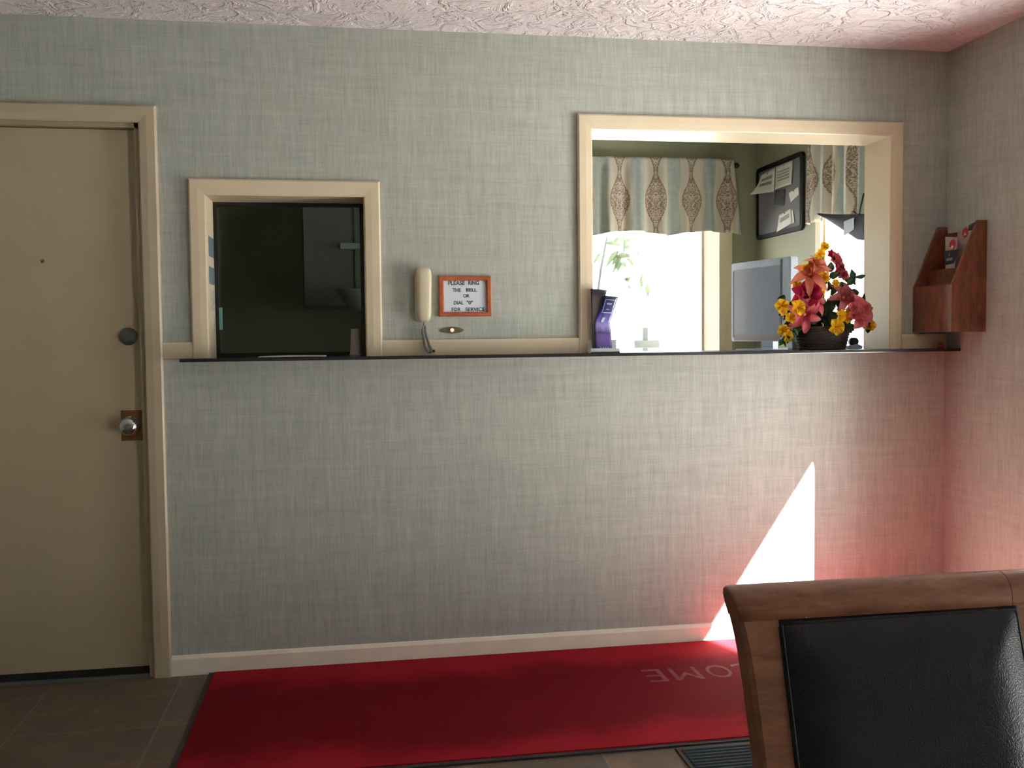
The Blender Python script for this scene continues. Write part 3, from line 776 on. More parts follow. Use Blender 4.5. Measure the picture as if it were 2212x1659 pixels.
# ------------------------------------------------------------------ things at the dark left window
t = thing('paper_sheet', (-0.25, -0.04, SZ), 'white paper sheet lying on the counter before the dark window', 'paper')
bm = B(); sheet(bm, lambda u, v: (-0.335 + 0.245 * u, -0.085 + 0.10 * v, SZ + 0.002 + 0.004 * u * (1 - u) + 0.0015 * v), 12, 6, 0.0012)
obj('sheet', bm, NOTE, t)
GREYC = plain('grey ribbed cup', (0.42, 0.41, 0.39), 0.5)
t = thing('foam_cup', (0.018, 0.135, SZ), 'upturned grey cup standing at the right end of the dark window', 'cup')
bm = B(); prof = []
for k in range(9):
    s = k / 8; prof.append((0.0205 - 0.0055 * s, 0.004 + 0.098 * s))
lathe(bm, [(0.0205, 0.0)] + prof + [(0.013, 0.1035)], (0.018, 0.135, SZ), 'z', 24)
for v in bm.verts:
    pass
obj('cup_body', bm, GREYC, t)
bm = B(); lathe(bm, [(0.0225, 0.0), (0.0230, 0.003), (0.0225, 0.006), (0.0205, 0.006), (0.0205, 0.0)], (0.018, 0.135, SZ), 'z', 24)
obj('cup_rim', bm, GREYC, t)
bm = B(); box(bm, 0.040, 0.0565, 0.12, 0.165, SZ, SZ + 0.115, bev=0.002)
o = obj('pencil_box', bm, plain('dark maroon box card', (0.045, 0.020, 0.020), 0.6), origin=(0.048, 0.14, SZ)); tag(o, 'narrow dark maroon box between grey cup and window casing', 'box')
# stickers on the left jamb and the glass
STK = plain('blue grey sticker', (0.13, 0.17, 0.21), 0.5, var=0.3, vscale=80)
STK2 = plain('faded sticker', (0.45, 0.44, 0.38), 0.6, var=0.35, vscale=60)
for (y0, y1, z0, z1, m, lb) in ((0.030, 0.165, 1.565, 1.640, STK, 'upper blue-grey sticker on the left jamb of the dark window'),
                               (0.022, 0.172, 1.462, 1.527, STK, 'square blue-grey sticker midway down the left jamb of the dark window'),
                               (0.055, 0.150, 1.365, 1.440, STK2, 'faded pale sticker, lowest on the left jamb of the dark window')):
    o = obj('sticker', box(B(), LO[0] + 0.0015, LO[0] + 0.0022, y0, y1, z0, z1), m, origin=(LO[0] + 0.0018, (y0 + y1) / 2, z0)); tag(o, lb, 'sticker', 'stickers on the jamb')
o = obj('sticker', box(B(), -0.5000, -0.4870, 0.1705, 0.1718, 1.291, 1.377), plain('teal sticker', (0.16, 0.38, 0.36), 0.5), origin=(-0.4935, 0.171, 1.291)); tag(o, 'teal strip sticker at lower left of the dark window', 'sticker')
# dark back room: cabinet, paper towel shelf, hooded lamp
t = thing('wall_cabinet', (-0.05, 1.8, 1.45), 'dim grey cabinet behind the dark window', 'cabinet')
DIM = plain('dull grey cabinet paint', (0.16, 0.17, 0.16), 0.6)
obj('cabinet_body', box(B(), -0.24, 0.30, 1.55, OY, 1.42, 1.96), DIM, t)
obj('cabinet_door', box(B(), -0.235, 0.02, 1.53, 1.55, 1.425, 1.955, bev=0.002), DIM, t)
obj('cabinet_door', box(B(), 0.03, 0.295, 1.53, 1.55, 1.425, 1.955, bev=0.002), DIM, t)
t = thing('tube_light', (0.10, 1.5, 1.72), 'faint pale bar seen through the dark window, upper right', 'light')
obj('housing', box(B(), -0.045, 0.25, 1.485, 1.53, 1.722, 1.752, bev=0.003), plain('pale enamel', (0.42, 0.45, 0.44), 0.4), t)
t = thing('hooded_lamp', (0.04, 1.35, 1.165), 'dim bowl shaped shade behind the dark window, lower right', 'lamp')
bm = B(); lathe(bm, [(0.012, 1.392), (0.055, 1.40), (0.095, 1.44), (0.135, 1.50), (0.130, 1.50), (0.090, 1.447), (0.05, 1.41), (0.012, 1.404)], (0.06, 1.35, 0), 'z', 28)
obj('lamp_shade', bm, plain('grey enamel shade', (0.34, 0.36, 0.35), 0.5), t)
bm = B(); tube(bm, [(0.06, 1.35, 0.75), (0.06, 1.35, 1.40)], 0.008); obj('pole', bm, ALU, t)
bm = B(); lathe(bm, [(0.08, 0.75), (0.08, 0.765), (0.02, 0.775)], (0.06, 1.35, 0), 'z', 24); obj('base', bm, ALU, t)
t = thing('back_table', (-0.1, 1.4, 0.0), 'dark table in the back room behind the dark window', 'table')
obj('tabletop', box(B(), -0.7, 0.42, 1.0, 1.75, 0.72, 0.75), DARKWALL, t)
for x, y in ((-0.66, 1.04), (0.38, 1.04), (-0.66, 1.71), (0.38, 1.71)): obj('leg', box(B(), x - 0.02, x + 0.02, y - 0.02, y + 0.02, 0, 0.72), DARKWALL, t)

# ------------------------------------------------------------------ office: valances, rods
def valance(name, axis, c, a0, a1, ztop, bottom, label, uoff=0.0, pleat=0.012, npl=9, flip=1, zref=2.05):
    """cloth hanging in the plane axis=c between a0 and a1; bottom(a) gives hem height"""
    bm = B(); nu, nv = 150, 26
    def fn(u, v):
        a = a0 + (a1 - a0) * u; zb = bottom(a); z = ztop - (ztop - zb) * v
        amp = pleat * (0.55 + 0.45 * v)
        d_ = amp * math.sin(2 * PI * (u * npl + 0.15 * math.sin(9 * u))) + 0.35 * amp * math.sin(2 * PI * u * npl * 2.3 + 1.0)
        if v < 0.14: d_ = 0.5 * d_ + 0.002 * math.sin(2 * PI * u * npl * 7.0)
        if axis == 'y' and u > 0.9: a = a + (u - 0.9) * 10 * 0.055 * (v - 1.0) * (1 if flip else 1)
        return (a, c + d_ * flip, z) if axis == 'y' else (c + d_ * flip, a, z)
    sheet(bm, fn, nu, nv, 0.0018)
    uvl = bm.loops.layers.uv.verify()
    for f in bm.faces:
        for l in f.loops:
            co = l.vert.co; a = co.x if axis == 'y' else co.y
            l[uvl].uv = (a - uoff, co.z - zref)
    return obj(name, bm, DAMASK, None, True, origin=((a0 + a1) / 2, c, ztop) if axis == 'y' else (c, (a0 + a1) / 2, ztop))
VY = 1.87
def hem1(x):
    # scalloped hem
    if x < 1.885: return 1.838 + 0.030 * abs(math.sin(PI * (x - 1.885) / 0.47))
    return 1.842 + 0.026 * math.sin(PI * min(1.0, (x - 1.885) / 0.47)) - (0.0)
v1 = valance('valance', 'y', VY, 0.92, 2.345, 2.300, hem1, '', uoff=1.804 - 0.111, npl=9, pleat=0.026)
tag(v1, 'long blue and cream damask valance over the back office window', 'valance')
def rod(p0, p1, lb, fin=(True, True)):
    p0, p1 = Vector(p0), Vector(p1)
    t = thing('curtain_rod', (p0 + p1) / 2, lb, 'curtain rod')
    bm = B(); tube(bm, [p0, p1], 0.006, 12); obj('rod', bm, BLACKP, t)
    dr = (p1 - p0).normalized()
    for k, (p, s) in enumerate(((p0, -1), (p1, 1))):
        if not fin[k]: continue
        bm = B(); ico = bmesh.ops.create_icosphere(bm, subdivisions=3, radius=0.0175); bmesh.ops.translate(bm, verts=bm.verts[:], vec=p + dr * s * 0.020)
        obj('finial', bm, BLACKP, t, True)
    return t
t = rod((0.90, VY + 0.034, 2.268), (2.302, VY + 0.034, 2.268), 'black curtain rod with round finial carrying the long valance', )
for x in (0.95, 2.30):
    bm = B(); tube(bm, [(x, VY + 0.034, 2.268), (x, OY, 2.268)], 0.004, 8); obj('bracket', bm, BLACKP, t)
def hem2(y):
    if y > 1.0: return 1.826 + 0.02 * (1.10 - y)
    if y > 0.93: return 1.845
    return 1.835 - 0.045 * (0.93 - y) / 0.4
v2 = valance('valance', 'x', 2.392, 0.15, 1.118, 2.300, hem2, '', uoff=1.075 - 0.111, npl=7, pleat=0.022)
tag(v2, 'damask valance over the side office window right of the pin board', 'valance')
t = rod((2.430, 0.22, 2.285), (2.430, 1.15, 2.285), 'black curtain rod carrying the side window valance')
for y in (0.28, 1.13):
    bm = B(); tube(bm, [(2.430, y, 2.285), (RX, y, 2.285)], 0.004, 8); obj('bracket', bm, BLACKP, t)

# charcoal cloth slung under the side valance
t = thing('cloth_sling', (2.36, 0.6, 1.78), 'charcoal cloth hung under the side valance with a pale tag', 'cloth')
def slg(u, v):
    y = 0.905 - 0.46 * u
    top = 1.858 - 0.060 * u ** 0.8
    bot = 1.852 - 0.20 * (u ** 1.0) if u < 0.8 else 1.852 - 0.16 - 0.015 * (u - 0.8) / 0.2
    bot = min(bot, top - 0.002)
    return (2.360 - 0.018 * math.sin(PI * v), y, top + (bot - top) * v)
bm = B(); sheet(bm, slg, 40, 10, 0.003); obj('cloth', bm, DARKCLOTH, t)
bm = B(); tube(bm, [(2.352, 0.56, 1.825), (2.352, 0.535, 1.808), (2.356, 0.51, 1.80), (2.356, 0.50, 1.84), (2.37, 0.50, 1.90)], 0.004, 8); obj('tie', bm, DARKCLOTH, t)
o = leaning_card(t, 2.338, [(0.625, 1.785), (0.530, 1.792), (0.530, 1.738), (0.625, 1.715)], 1.72, 0.0, 0.001, TAGP, 'tag'); 

# ------------------------------------------------------------------ pin board
t = thing('pin_board', (RX, 1.585, 1.82), 'grey pin board with black rounded frame on the office side wall', 'board')
BY0, BY1, BZ0, BZ1 = 1.282, 1.902, 1.818, 2.245
def rrect(a0, a1, b0, b1, r, n=6):
    out = []
    for cx_, cy_, s in ((a1 - r, b1 - r, 0), (a0 + r, b1 - r, 1), (a0 + r, b0 + r, 2), (a1 - r, b0 + r, 3)):
        for k in range(n + 1):
            a = PI / 2 * (s + k / n); out.append((cx_ + r * math.cos(a), cy_ + r * math.sin(a)))
    return out
bm = B(); fw = 0.024
outer = rrect(BY0, BY1, BZ0, BZ1, 0.035); inner = rrect(BY0 + fw, BY1 - fw, BZ0 + fw, BZ1 - fw, 0.012)
ringsx = []
for pts, x in ((outer, RX), (outer, RX - 0.018), (inner, RX - 0.022), (inner, RX - 0.006)):
    ringsx.append([bm.verts.new((x, a, b)) for a, b in pts])
for r0, r1 in zip(ringsx, ringsx[1:] + ringsx[:1]):
    m_ = len(r0)
    for k in range(m_): bm.faces.new((r0[k], r0[(k + 1) % m_], r1[(k + 1) % m_], r1[k]))
obj('frame', bm, plain('matt black frame', (0.010, 0.010, 0.011), 0.65, spec=0.2), t)
bm = B(); prism(bm, rrect(BY0 + fw - 0.002, BY1 - fw + 0.002, BZ0 + fw - 0.002, BZ1 - fw + 0.002, 0.012), 'x', RX - 0.010, RX - 0.002)
obj('felt_panel', bm, FELT, t)
PINM = plain('red pin', (0.25, 0.25, 0.22), 0.4)
def note(pts, x, label, mat=NOTE, lines=3, curl=0.0, cat='note', group='notes on the pin board', name='pinned_note'):
    """pts: four (y,z) corners tl, tr, br, bl"""
    tl, tr, br, bl = pts
    t = thing(name, (x, sum(p[0] for p in pts) / 4, sum(p[1] for p in pts) / 4), label, cat, group)
    def P(u, v):
        y = (tl[0] * (1 - u) + tr[0] * u) * (1 - v) + (bl[0] * (1 - u) + br[0] * u) * v
        z = (tl[1] * (1 - u) + tr[1] * u) * (1 - v) + (bl[1] * (1 - u) + br[1] * u) * v
        return (x - curl * (v ** 2) * (1 - u) ** 1.0 - 0.002 * v, y, z)
    bm = B(); sheet(bm, P, 8, 8, 0.0008); obj('sheet', bm, mat, t)
    if lines:
        bm = B()
        for k in range(lines):
            v0 = 0.25 + 0.5 * k / max(1, lines); v1_ = v0 + 0.28 / lines
            a, b2, c2, d2 = P(0.15, v0), P(0.85, v0), P(0.85, v1_), P(0.15, v1_)
            off = -0.0012
            q = [bm.verts.new((p[0] + off, p[1], p[2])) for p in (a, b2, c2, d2)]; q2 = [bm.verts.new((p[0] + off + 0.0004, p[1], p[2])) for p in (a, b2, c2, d2)]
            bm.faces.new(q); bm.faces.new(q2[::-1])
            for i in range(4): bm.faces.new((q[i], q[(i + 1) % 4], q2[(i + 1) % 4], q2[i]))
        obj('print', bm, NOTEINK, t)
    a = P(0.5, 0.08); bm = B(); lathe(bm, [(0.0045, -0.0008), (0.0045, -0.004), (0.002, -0.006)], (a[0], a[1], a[2]), 'x', 12); obj('pin', bm, PINM, t)
    return t
note([(1.836, 2.200), (1.640, 2.213), (1.652, 2.075), (1.880, 2.090)], RX - 0.014, 'white note curling off the left edge of the pin board', curl=0.05, lines=2)
note([(1.628, 2.214), (1.408, 2.216), (1.421, 2.086), (1.639, 2.085)], RX - 0.015, 'large cream notice at the top middle of the pin board', NOTE2, 4)
note([(1.640, 2.080), (1.505, 2.068), (1.520, 1.980), (1.656, 2.000)], RX - 0.0125, 'dark photo print in the middle of the pin board', PHOTO, 0, cat='photo')
note([(1.462, 2.041), (1.341, 2.058), (1.330, 2.014), (1.432, 1.985)], RX - 0.0125, 'small tilted white note right of the dark photo on the pin board', lines=0)
note([(1.585, 1.930), (1.432, 1.952), (1.410, 1.866), (1.588, 1.836)], RX - 0.015, 'folded white note lowest on the pin board', lines=1, curl=0.01)
note([(1.440, 1.948), (1.410, 1.950), (1.385, 1.868), (1.412, 1.862)], RX - 0.0125, 'narrow slip behind the lowest note on the pin board', lines=0)

# ------------------------------------------------------------------ monitor on the desk
ang = math.radians(-10.4)
t = thing('computer_monitor', (1.980, 0.785, 1.165), 'silver-blue computer monitor on the office desk left of flowers', 'monitor')
# local frame: width axis e (far-left to near-right), normal n faces the camera side
E_ = Vector((1.965 - 1.9375, 0.54 - 1.03, 0)).normalized(); E_ = Vector((0.18, -0.983, 0)).normalized(); Nn = Vector((-E_.y, E_.x, 0)); 
if Nn.x > 0: Nn = -Nn
P0 = Vector((1.935, 1.03, 0)); Wm = 0.50; Z0m, Z1m = 1.215, 1.612
def mbox(bm, s0, s1, z0, z1, d0, d1, bev=0.0):
    """box in monitor frame: s along width, d outwards along the facing normal"""
    c = [P0 + E_ * s + Nn * d for d in (d0, d1) for s in (s0, s1)]
    v = [bm.verts.new((p.x, p.y, z)) for z in (z0, z1) for p in c]
    fs = [bm.faces.new([v[i] for i in f]) for f in ((0, 1, 3, 2), (4, 6, 7, 5), (0, 4, 5, 1), (2, 3, 7, 6), (0, 2, 6, 4), (1, 5, 7, 3))]
    if bev: bmesh.ops.bevel(bm, geom=list({e for f in fs for e in f.edges}), offset=bev, segments=2, affect='EDGES')
    return bm
obj('casing', mbox(B(), 0.0, Wm, Z0m, Z1m, -0.045, 0.0, 0.004), SILVER, t)
obj('bezel_line', mbox(B(), 0.018, 0.026, Z0m + 0.02, Z1m - 0.04, 0.0, 0.0015), BLACKP, t)
obj('bezel_line', mbox(B(), Wm - 0.075, Wm - 0.062, Z0m + 0.02, Z1m - 0.008, 0.0, 0.0015), BLACKP, t)
obj('screen', mbox(B(), 0.028, Wm - 0.077, Z0m + 0.035, Z1m - 0.035, 0.0, 0.0012), SCREEN, t)
obj('lower_bezel', mbox(B(), 0.028, Wm - 0.077, Z0m + 0.004, Z0m + 0.034, 0.0, 0.0014), plain('dusky rose bezel', (0.20, 0.16, 0.17), 0.4), t)
obj('neck', mbox(B(), 0.20, 0.30, 1.178, 1.30, -0.075, -0.046), SILVER, t)
obj('foot', mbox(B(), 0.13, 0.37, 1.1652, 1.179, -0.13, 0.06, 0.003), SILVER, t)
# glasses / pen on the desk
bm = B(); tube(bm, [(1.70, 0.30, 1.170), (1.83, 0.33, 1.172)], 0.0048, 10)
o = obj('pen', bm, BLACKP, origin=(1.765, 0.315, 1.165)); tag(o, 'black pen on the pale desk in front of the monitor', 'pen')

# ------------------------------------------------------------------ flower basket
FY = 0.05
t = thing('flower_basket', (1.937, FY, SZ), 'wicker basket of pink lilies and yellow silk blossoms on counter', 'flower basket')
BC = (1.937, FY)
bm = B(); nr = 15
for k in range(nr):
    s = k / (nr - 1); z = SZ + 0.004 + 0.088 * s; r = 0.094 + 0.020 * s
    pts = []
    for a in range(49):
        th_ = 2 * PI * a / 48; rr = r + 0.0022 * math.cos(24 * th_ / 2 + PI * (k % 2)) 
        pts.append((BC[0] + rr * math.cos(th_) * 1.05, BC[1] + rr * math.sin(th_) * 0.62, z))
    tube(bm, pts, 0.0038, 6, caps=False)
bk = obj('basket', bm, WICKER, t)
bm = B(); lathe(bm, [(0.086, 0.002), (0.107, 0.090), (0.100, 0.090), (0.082, 0.006)], (BC[0], BC[1], SZ), 'z', 40, sx=1.05, sy=0.62)
obj('basket_lining', bm, WICKER, bk)
bm = B()
for a in range(24):
    th_ = 2 * PI * a / 24
    tube(bm, [(BC[0] + 0.092 * math.cos(th_) * 1.05, BC[1] + 0.092 * math.sin(th_) * 0.62, SZ + 0.001), (BC[0] + 0.113 * math.cos(th_) * 1.05, BC[1] + 0.113 * math.sin(th_) * 0.62, SZ + 0.094)], 0.0028, 6)
obj('basket_stakes', bm, WICKER, bk)
def fl(px, py):
    """place in the bouquet from its measured spot, metres about the basket"""
    return (px - 1780) * 0.001995 + 1.9345, 1.1905 + (752 - py) * 0.001935
def petal_mesh(bm, c, d, n, ln, wd, cup=0.25, tip=1.4, nu=7, nv=4, pw=0.75):
    """one petal from c along d, facing n"""
    d = d.normalized(); n = (n - d * n.dot(d)).normalized(); s = d.cross(n)
    uvl = bm.loops.layers.uv.verify()
    g = []; ph = random.uniform(0, 6.28)
    for i in range(nu + 1):
        u = i / nu; w = wd * (math.sin(PI * min(1, u ** pw)) ** (1 / tip)) * 0.5 + 0.0006
        row = []
        for j in range(nv + 1):
            t_ = (j / nv - 0.5) * 2
            wave = 0.045 * ln * u * math.sin(9 * u + ph) * t_
            p = c + d * (ln * (u - 0.25 * abs(cup) * u ** 3)) + s * (w * t_ * (1 + 0.12 * math.sin(7 * u + ph))) + n * (ln * (0.22 * math.sin(PI * u * 0.8) - 1.5 * cup * u ** 2.4) + 0.55 * w * t_ * t_ + wave)
            row.append(bm.verts.new(p))
        g.append(row)
    for i in range(nu):
        for j in range(nv):
            f = bm.faces.new((g[i][j], g[i + 1][j], g[i + 1][j + 1], g[i][j + 1])); f.smooth = True
            for l, uu in zip(f.loops, (i, i + 1, i + 1, i)): l[uvl].uv = (j / nv, uu / nu)
def solidify(bm, th):
    r = bmesh.ops.solidify(bm, geom=bm.faces[:], thickness=th)
def blossom(c, r, face, k=5, mat=YELLOW, cup=0.2, wide=0.85, name='yellow_blossom', rot=0.0, th=0.0006, rings=1, shrink=0.65):
    c = Vector(c); f = Vector(face).normalized(); a = f.cross(Vector((0, 0, 1))).normalized(); b = f.cross(a)
    bm = B()
    for q in range(rings):
        rr = r * shrink ** q
        for i in range(k):
            an = 2 * PI * (i + 0.5 * q) / k + rot + random.uniform(-.12, .12)
            dd = a * math.cos(an) + b * math.sin(an) + f * (0.25 + 0.35 * q)
            petal_mesh(bm, c, dd, f, rr * random.uniform(0.88, 1.1), rr * wide, cup, pw=1.35 if mat in (YELLOW, CRIMSON) or rings > 2 else 0.75)
    solidify(bm, th)
    o = obj(name, bm, mat, t, True)
    bm = B(); bmesh.ops.create_icosphere(bm, subdivisions=2, radius=r * 0.09); bmesh.ops.translate(bm, verts=bm.verts[:], vec=c + f * r * 0.12)
    obj('flower_centre', bm, plain_center, o, True)
    return o
plain_center = plain('orange brown flower centre', (0.40, 0.13, 0.02), 0.7)
def stem(c):
    c = Vector(c); b = Vector((BC[0] + (c.x - BC[0]) * 0.25, FY + 0.0, SZ + 0.06)); m = (b + c) / 2 + Vector((0, 0.012, 0.02))
    tube(stems, [b, m, c], 0.0016, 6)
stems = B()
ys = [(1776, 537, 10, 1), (1762, 552, 13, 0), (1753, 570, 12, 1), (1742, 574, 10, 0), (1732, 583, 12, 1), (1715, 621, 12, 0), (1761, 634, 14, 1), (1772, 603, 14, 0), (1764, 611, 12, 1), (1793, 616, 10, 0),
      (1684, 661, 15, 1), (1679, 673, 11, 0), (1705, 666, 17, 0), (1697, 688, 13, 1), (1686, 712, 13, 0), (1689, 724, 13, 1), (1797, 683, 14, 0), (1816, 686, 15, 1), (1790, 706, 18, 0), (1866, 664, 14, 1), (1877, 706, 13, 0), (1870, 690, 9, 1)]
for i, (px, py, r, s) in enumerate(ys):
    x, z = fl(px, py); dy = -0.03 - 0.03 * random.random() if 1700 < px < 1860 else 0.0 - 0.03 * random.random()
    y = FY + dy - (0.03 if py > 640 else 0.0)
    f = (random.uniform(-.5, .3), -1, random.uniform(-.2, .5))
    blossom((x, y, z), r * 0.00205 * 1.05, f, 5, YELLOW, 0.1, 1.0, rot=random.random() * 6)
    stem((x, y + 0.006, z - 0.004))
big = [(1741, 600, 50, PEACH, 6, 'peach_lily', (-.6, -1, .6), 0.35, 0.36, 1), (1752, 580, 34, PEACH, 5, 'peach_lily', (.3, -.8, .8), 0.2, 0.5, 1),
       (1733, 640, 34, CRIMSON, 7, 'crimson_flower', (-.3, -1, .1), 0.1, 0.7, 2), (1726, 678, 46, PINK, 6, 'pink_lily', (-.2, -1, -.2), 0.3, 0.40, 1), (1745, 655, 36, PINK, 6, 'pink_lily', (.2, -1, .1), 0.25, 0.45, 1),
       (1810, 646, 42, MAUVE, 6, 'dusty_rose_lily', (.1, -1, .3), 0.25, 0.46, 1), (1838, 678, 38, PINK, 8, 'pink_peony', (.3, -1, .1), 0.0, 0.7, 3), (1828, 662, 26, MAUVE, 6, 'dusty_rose_lily', (.3, -1, .4), 0.2, 0.5, 1)]
for (px, py, r, m, k, nm, f, cup, wide, rg) in big:
    x, z = fl(px, py); y = FY - 0.055
    blossom((x, y, z), r * 0.00200, f, k, m, cup, wide, nm, rot=random.random() * 6, rings=rg, th=0.0008)
    stem((x, y + 0.01, z - 0.006))
# snapdragon spike of small pink florets at upper right
for i in range(9):
    s = i / 8; x, z = fl(1800 + 24 * s + random.uniform(-3, 3), 556 + 40 * s + random.uniform(-3, 3))
    blossom((x, FY - 0.01 + random.uniform(-.01, .01), z), 0.024 + 0.006 * random.random(), (random.uniform(-.6, .6), -1, random.uniform(-.3, .5)), 5, PINK if i % 3 else CRIMSON, 0.0, 0.95, 'pink_floret', rot=random.random() * 6)
x, z = fl(1812, 585); tube(stems, [(BC[0], FY, SZ + 0.07), fl(1785, 620)[:1] + (FY, fl(1785, 620)[1]), (x, FY, z)], 0.0022, 6)
obj('stems', stems, STEMG, t, True)
def leaf(px, py, ln, wd, dirx, dirz, mat=LEAFG, dy=-0.02, fy=-1.0):
    x, z = fl(px, py); bm = B()
    petal_mesh(bm, Vector((x, FY + dy, z)), Vector((dirx, random.uniform(-.4, .2), dirz)), Vector((random.uniform(-.4, .4), fy, random.uniform(-.2, .6))), ln * 0.002, wd * 0.002, 0.15, 1.2)
    solidify(bm, 0.0006); obj('leaf', bm, mat, t, True)
LV = [(1757, 672, 34, 26, .3, -1), (1762, 660, 30, 24, 1, .3), (1784, 615, 26, 12, 0, 1), (1784, 632, 30, 14, -.2, 1), (1788, 648, 34, 20, 0, -1), (1830, 606, 26, 16, 1, -.4), (1842, 604, 22, 12, -.2, 1), (1838, 644, 26, 18, -.2, 1),
      (1836, 640, 22, 16, 1, .4), (1866, 682, 26, 14, .5, -1), (1868, 690, 22, 14, 1, .6), (1770, 690, 40, 22, -.3, -.5), (1775, 695, 44, 20, 1, -.3), (1806, 700, 40, 22, 1, -.2), (1740, 700, 36, 16, -1, -.5), (1706, 696, 24, 14, -1, -.6),
      (1750, 712, 30, 14, -.5, -.6), (1830, 706, 26, 14, .8, -.2), (1700, 648, 22, 12, -1, .2), (1856, 655, 24, 14, .6, .9), (1812, 625, 24, 14, .8, .5), (1745, 620, 24, 14, -1, .1), (1792, 672, 40, 26, .2, -1), (1765, 640, 34, 20, .3, 1),
      (1872, 700, 22, 12, .3, -1), (1862, 672, 30, 12, 1, .2), (1850, 600, 26, 8, 1, .15), (1780, 680, 36, 26, 0, -1), (1760, 700, 34, 22, .2, -1), (1815, 668, 30, 20, -.4, 1), (1735, 690, 26, 18, .1, -1), (1798, 640, 26, 18, -.3, 1)]
for q in LV: leaf(*q, dy=random.uniform(-.03, .0))
for px, py, a in ((1722, 650, 200), (1712, 668, 230), (1720, 700, 250), (1770, 655, 90), (1790, 660, 60), (1775, 715, 280), (1800, 712, 300), (1820, 705, 320), (1845, 655, 40), (1850, 700, 330), (1782, 590, 80), (1790, 600, 20), (1826, 618, 60),
                  (1760, 690, 200), (1748, 708, 230), (1700, 680, 180), (1810, 672, 100), (1798, 665, 130), (1768, 676, 70), (1780, 668, 250)):
    leaf(px, py, random.uniform(20, 32), random.uniform(12, 18), math.cos(math.radians(a)), math.sin(math.radians(a)), dy=random.uniform(-.045, -.01))
for i in range(9):   # trailing fern at left
    s = i / 8; leaf(1708 - 26 * s, 710 + 25 * s, 15, 6, (-1) ** i * 0.7 - 0.4, -0.7, LEAFB, -0.05)
for i in range(6):
    s = i / 5; leaf(1688 - 6 * s, 724 + 13 * s, 13, 6, (-1) ** i * 0.8, -0.6, LEAFB, -0.06)
bm = B(); p = [fl(1735, 700), fl(1708, 712), fl(1692, 728), fl(1682, 742)]; tube(bm, [(a, FY - 0.045, b) for a, b in p], 0.0012, 6); obj('fern_stem', bm, STEMG, t, True)

# pale things behind the basket
bm = B(); box(bm, 1.845, 1.895, 0.135, 0.18, SZ, SZ + 0.078, bev=0.003)
o = obj('tissue_box', bm, plain('pale blue card', (0.50, 0.62, 0.75), 0.5), origin=(1.87, 0.16, SZ)); tag(o, 'pale blue box mostly hidden behind the left side of flower basket', 'box')
t2 = thing('tape_dispenser', (2.10, 0.10, SZ), 'small light blue and black dispenser on counter right of basket', 'dispenser')
bm = B(); prism(bm, [(2.066, SZ), (2.138, SZ), (2.140, SZ + 0.010), (2.120, SZ + 0.020), (2.075, SZ + 0.012)], 'y', 0.085, 0.125, bev=0.002); obj('base', bm, plain('light blue plastic', (0.40, 0.55, 0.75), 0.3), t2)
bm = B(); lathe(bm, [(0.008, 0.092), (0.017, 0.092), (0.017, 0.118), (0.008, 0.118)], (2.108, 0, SZ + 0.030), 'y', 22); obj('tape_roll', bm, BLACKP, t2)

# ------------------------------------------------------------------ brochures in acrylic holder at left jamb of right opening
ACR = glass('clear acrylic', (0.86, 0.92, 0.94), 1.6)
t = thing('brochure_holder', (0.975, -0.055, SZ), 'clear acrylic stand at the left end of the right opening', 'holder')
bm = B(); box(bm, 0.915, 1.030, -0.085, -0.030, SZ + 0.0002, SZ + 0.004); box(bm, 0.915, 1.030, -0.085, -0.082, SZ, SZ + 0.018); box(bm, 0.915, 1.030, -0.033, -0.030, SZ, SZ + 0.05)
obj('base', bm, plain('frosted acrylic edge', (0.62, 0.70, 0.70), 0.2), t)
obj('back_plate', box(B(), 0.925, 1.010, -0.0330, -0.0305, SZ + 0.05, SZ + 0.12), ACR, t)
def brochure(path, w, y, th, mats, label, shear):
    """path: list of (xleft, xright, z) rows from bottom to top, with depth wave"""
    t = thing('brochure', ((path[0][0] + path[0][1]) / 2, y, path[0][2]), label, 'brochure', 'brochures in the acrylic stand')
    def row(v):
        f = v * (len(path) - 1); i = min(int(f), len(path) - 2); g = f - i
        g = g * g * (3 - 2 * g)
        a, b = path[i], path[i + 1]
        return [a[k] * (1 - g) + b[k] * g for k in range(3)] + [a[3] * (1 - g) + b[3] * g]
    def fn(u, v, off=0.0):
        xl, xr, z, yy = row(v)
        return Vector((xl + (xr - xl) * u, y + yy - off + 0.006 * (u - .5) ** 2, z - 0.006 * u * v))
    return t, fn
def brochure_mat():
    m, nt, b = new_mat('blue violet brochure cover')
    uv = coords(nt, 'UV'); sp = nt.nodes.new('ShaderNodeSeparateXYZ'); L(nt, uv, sp.inputs[0])
    f = noise(nt, uv, 4.0, 3)
    v = math_n(nt, 'ADD', sp.outputs[1], math_n(nt, 'MULTIPLY', math_n(nt, 'SUBTRACT', f, 0.5), 0.12))
    c = ramp(nt, v, [(0.0, rgb(0.11, 0.085, 0.25)), (0.18, rgb(0.15, 0.10, 0.36)), (0.28, rgb(0.05, 0.04, 0.14)), (0.40, rgb(0.32, 0.27, 0.62)), (0.55, rgb(0.18, 0.15, 0.52)), (0.66, rgb(0.025, 0.035, 0.24)), (0.92, rgb(0.012, 0.025, 0.10)), (1.0, rgb(0.015, 0.030, 0.035))])
    L(nt, c, b.inputs['Base Color']); b.inputs['Roughness'].default_value = 0.3; b.inputs['Coat Weight'].default_value = 0.3
    return m
def strip_on(fn, u0, u1, v0, v1, off=0.0012, th=0.0004, bm=None):
    bm = bm or B()
    def g(a, b_): return fn(u0 + (u1 - u0) * a, v0 + (v1 - v0) * b_, off)
    sheet(bm, g, 3, 6, th); return bm
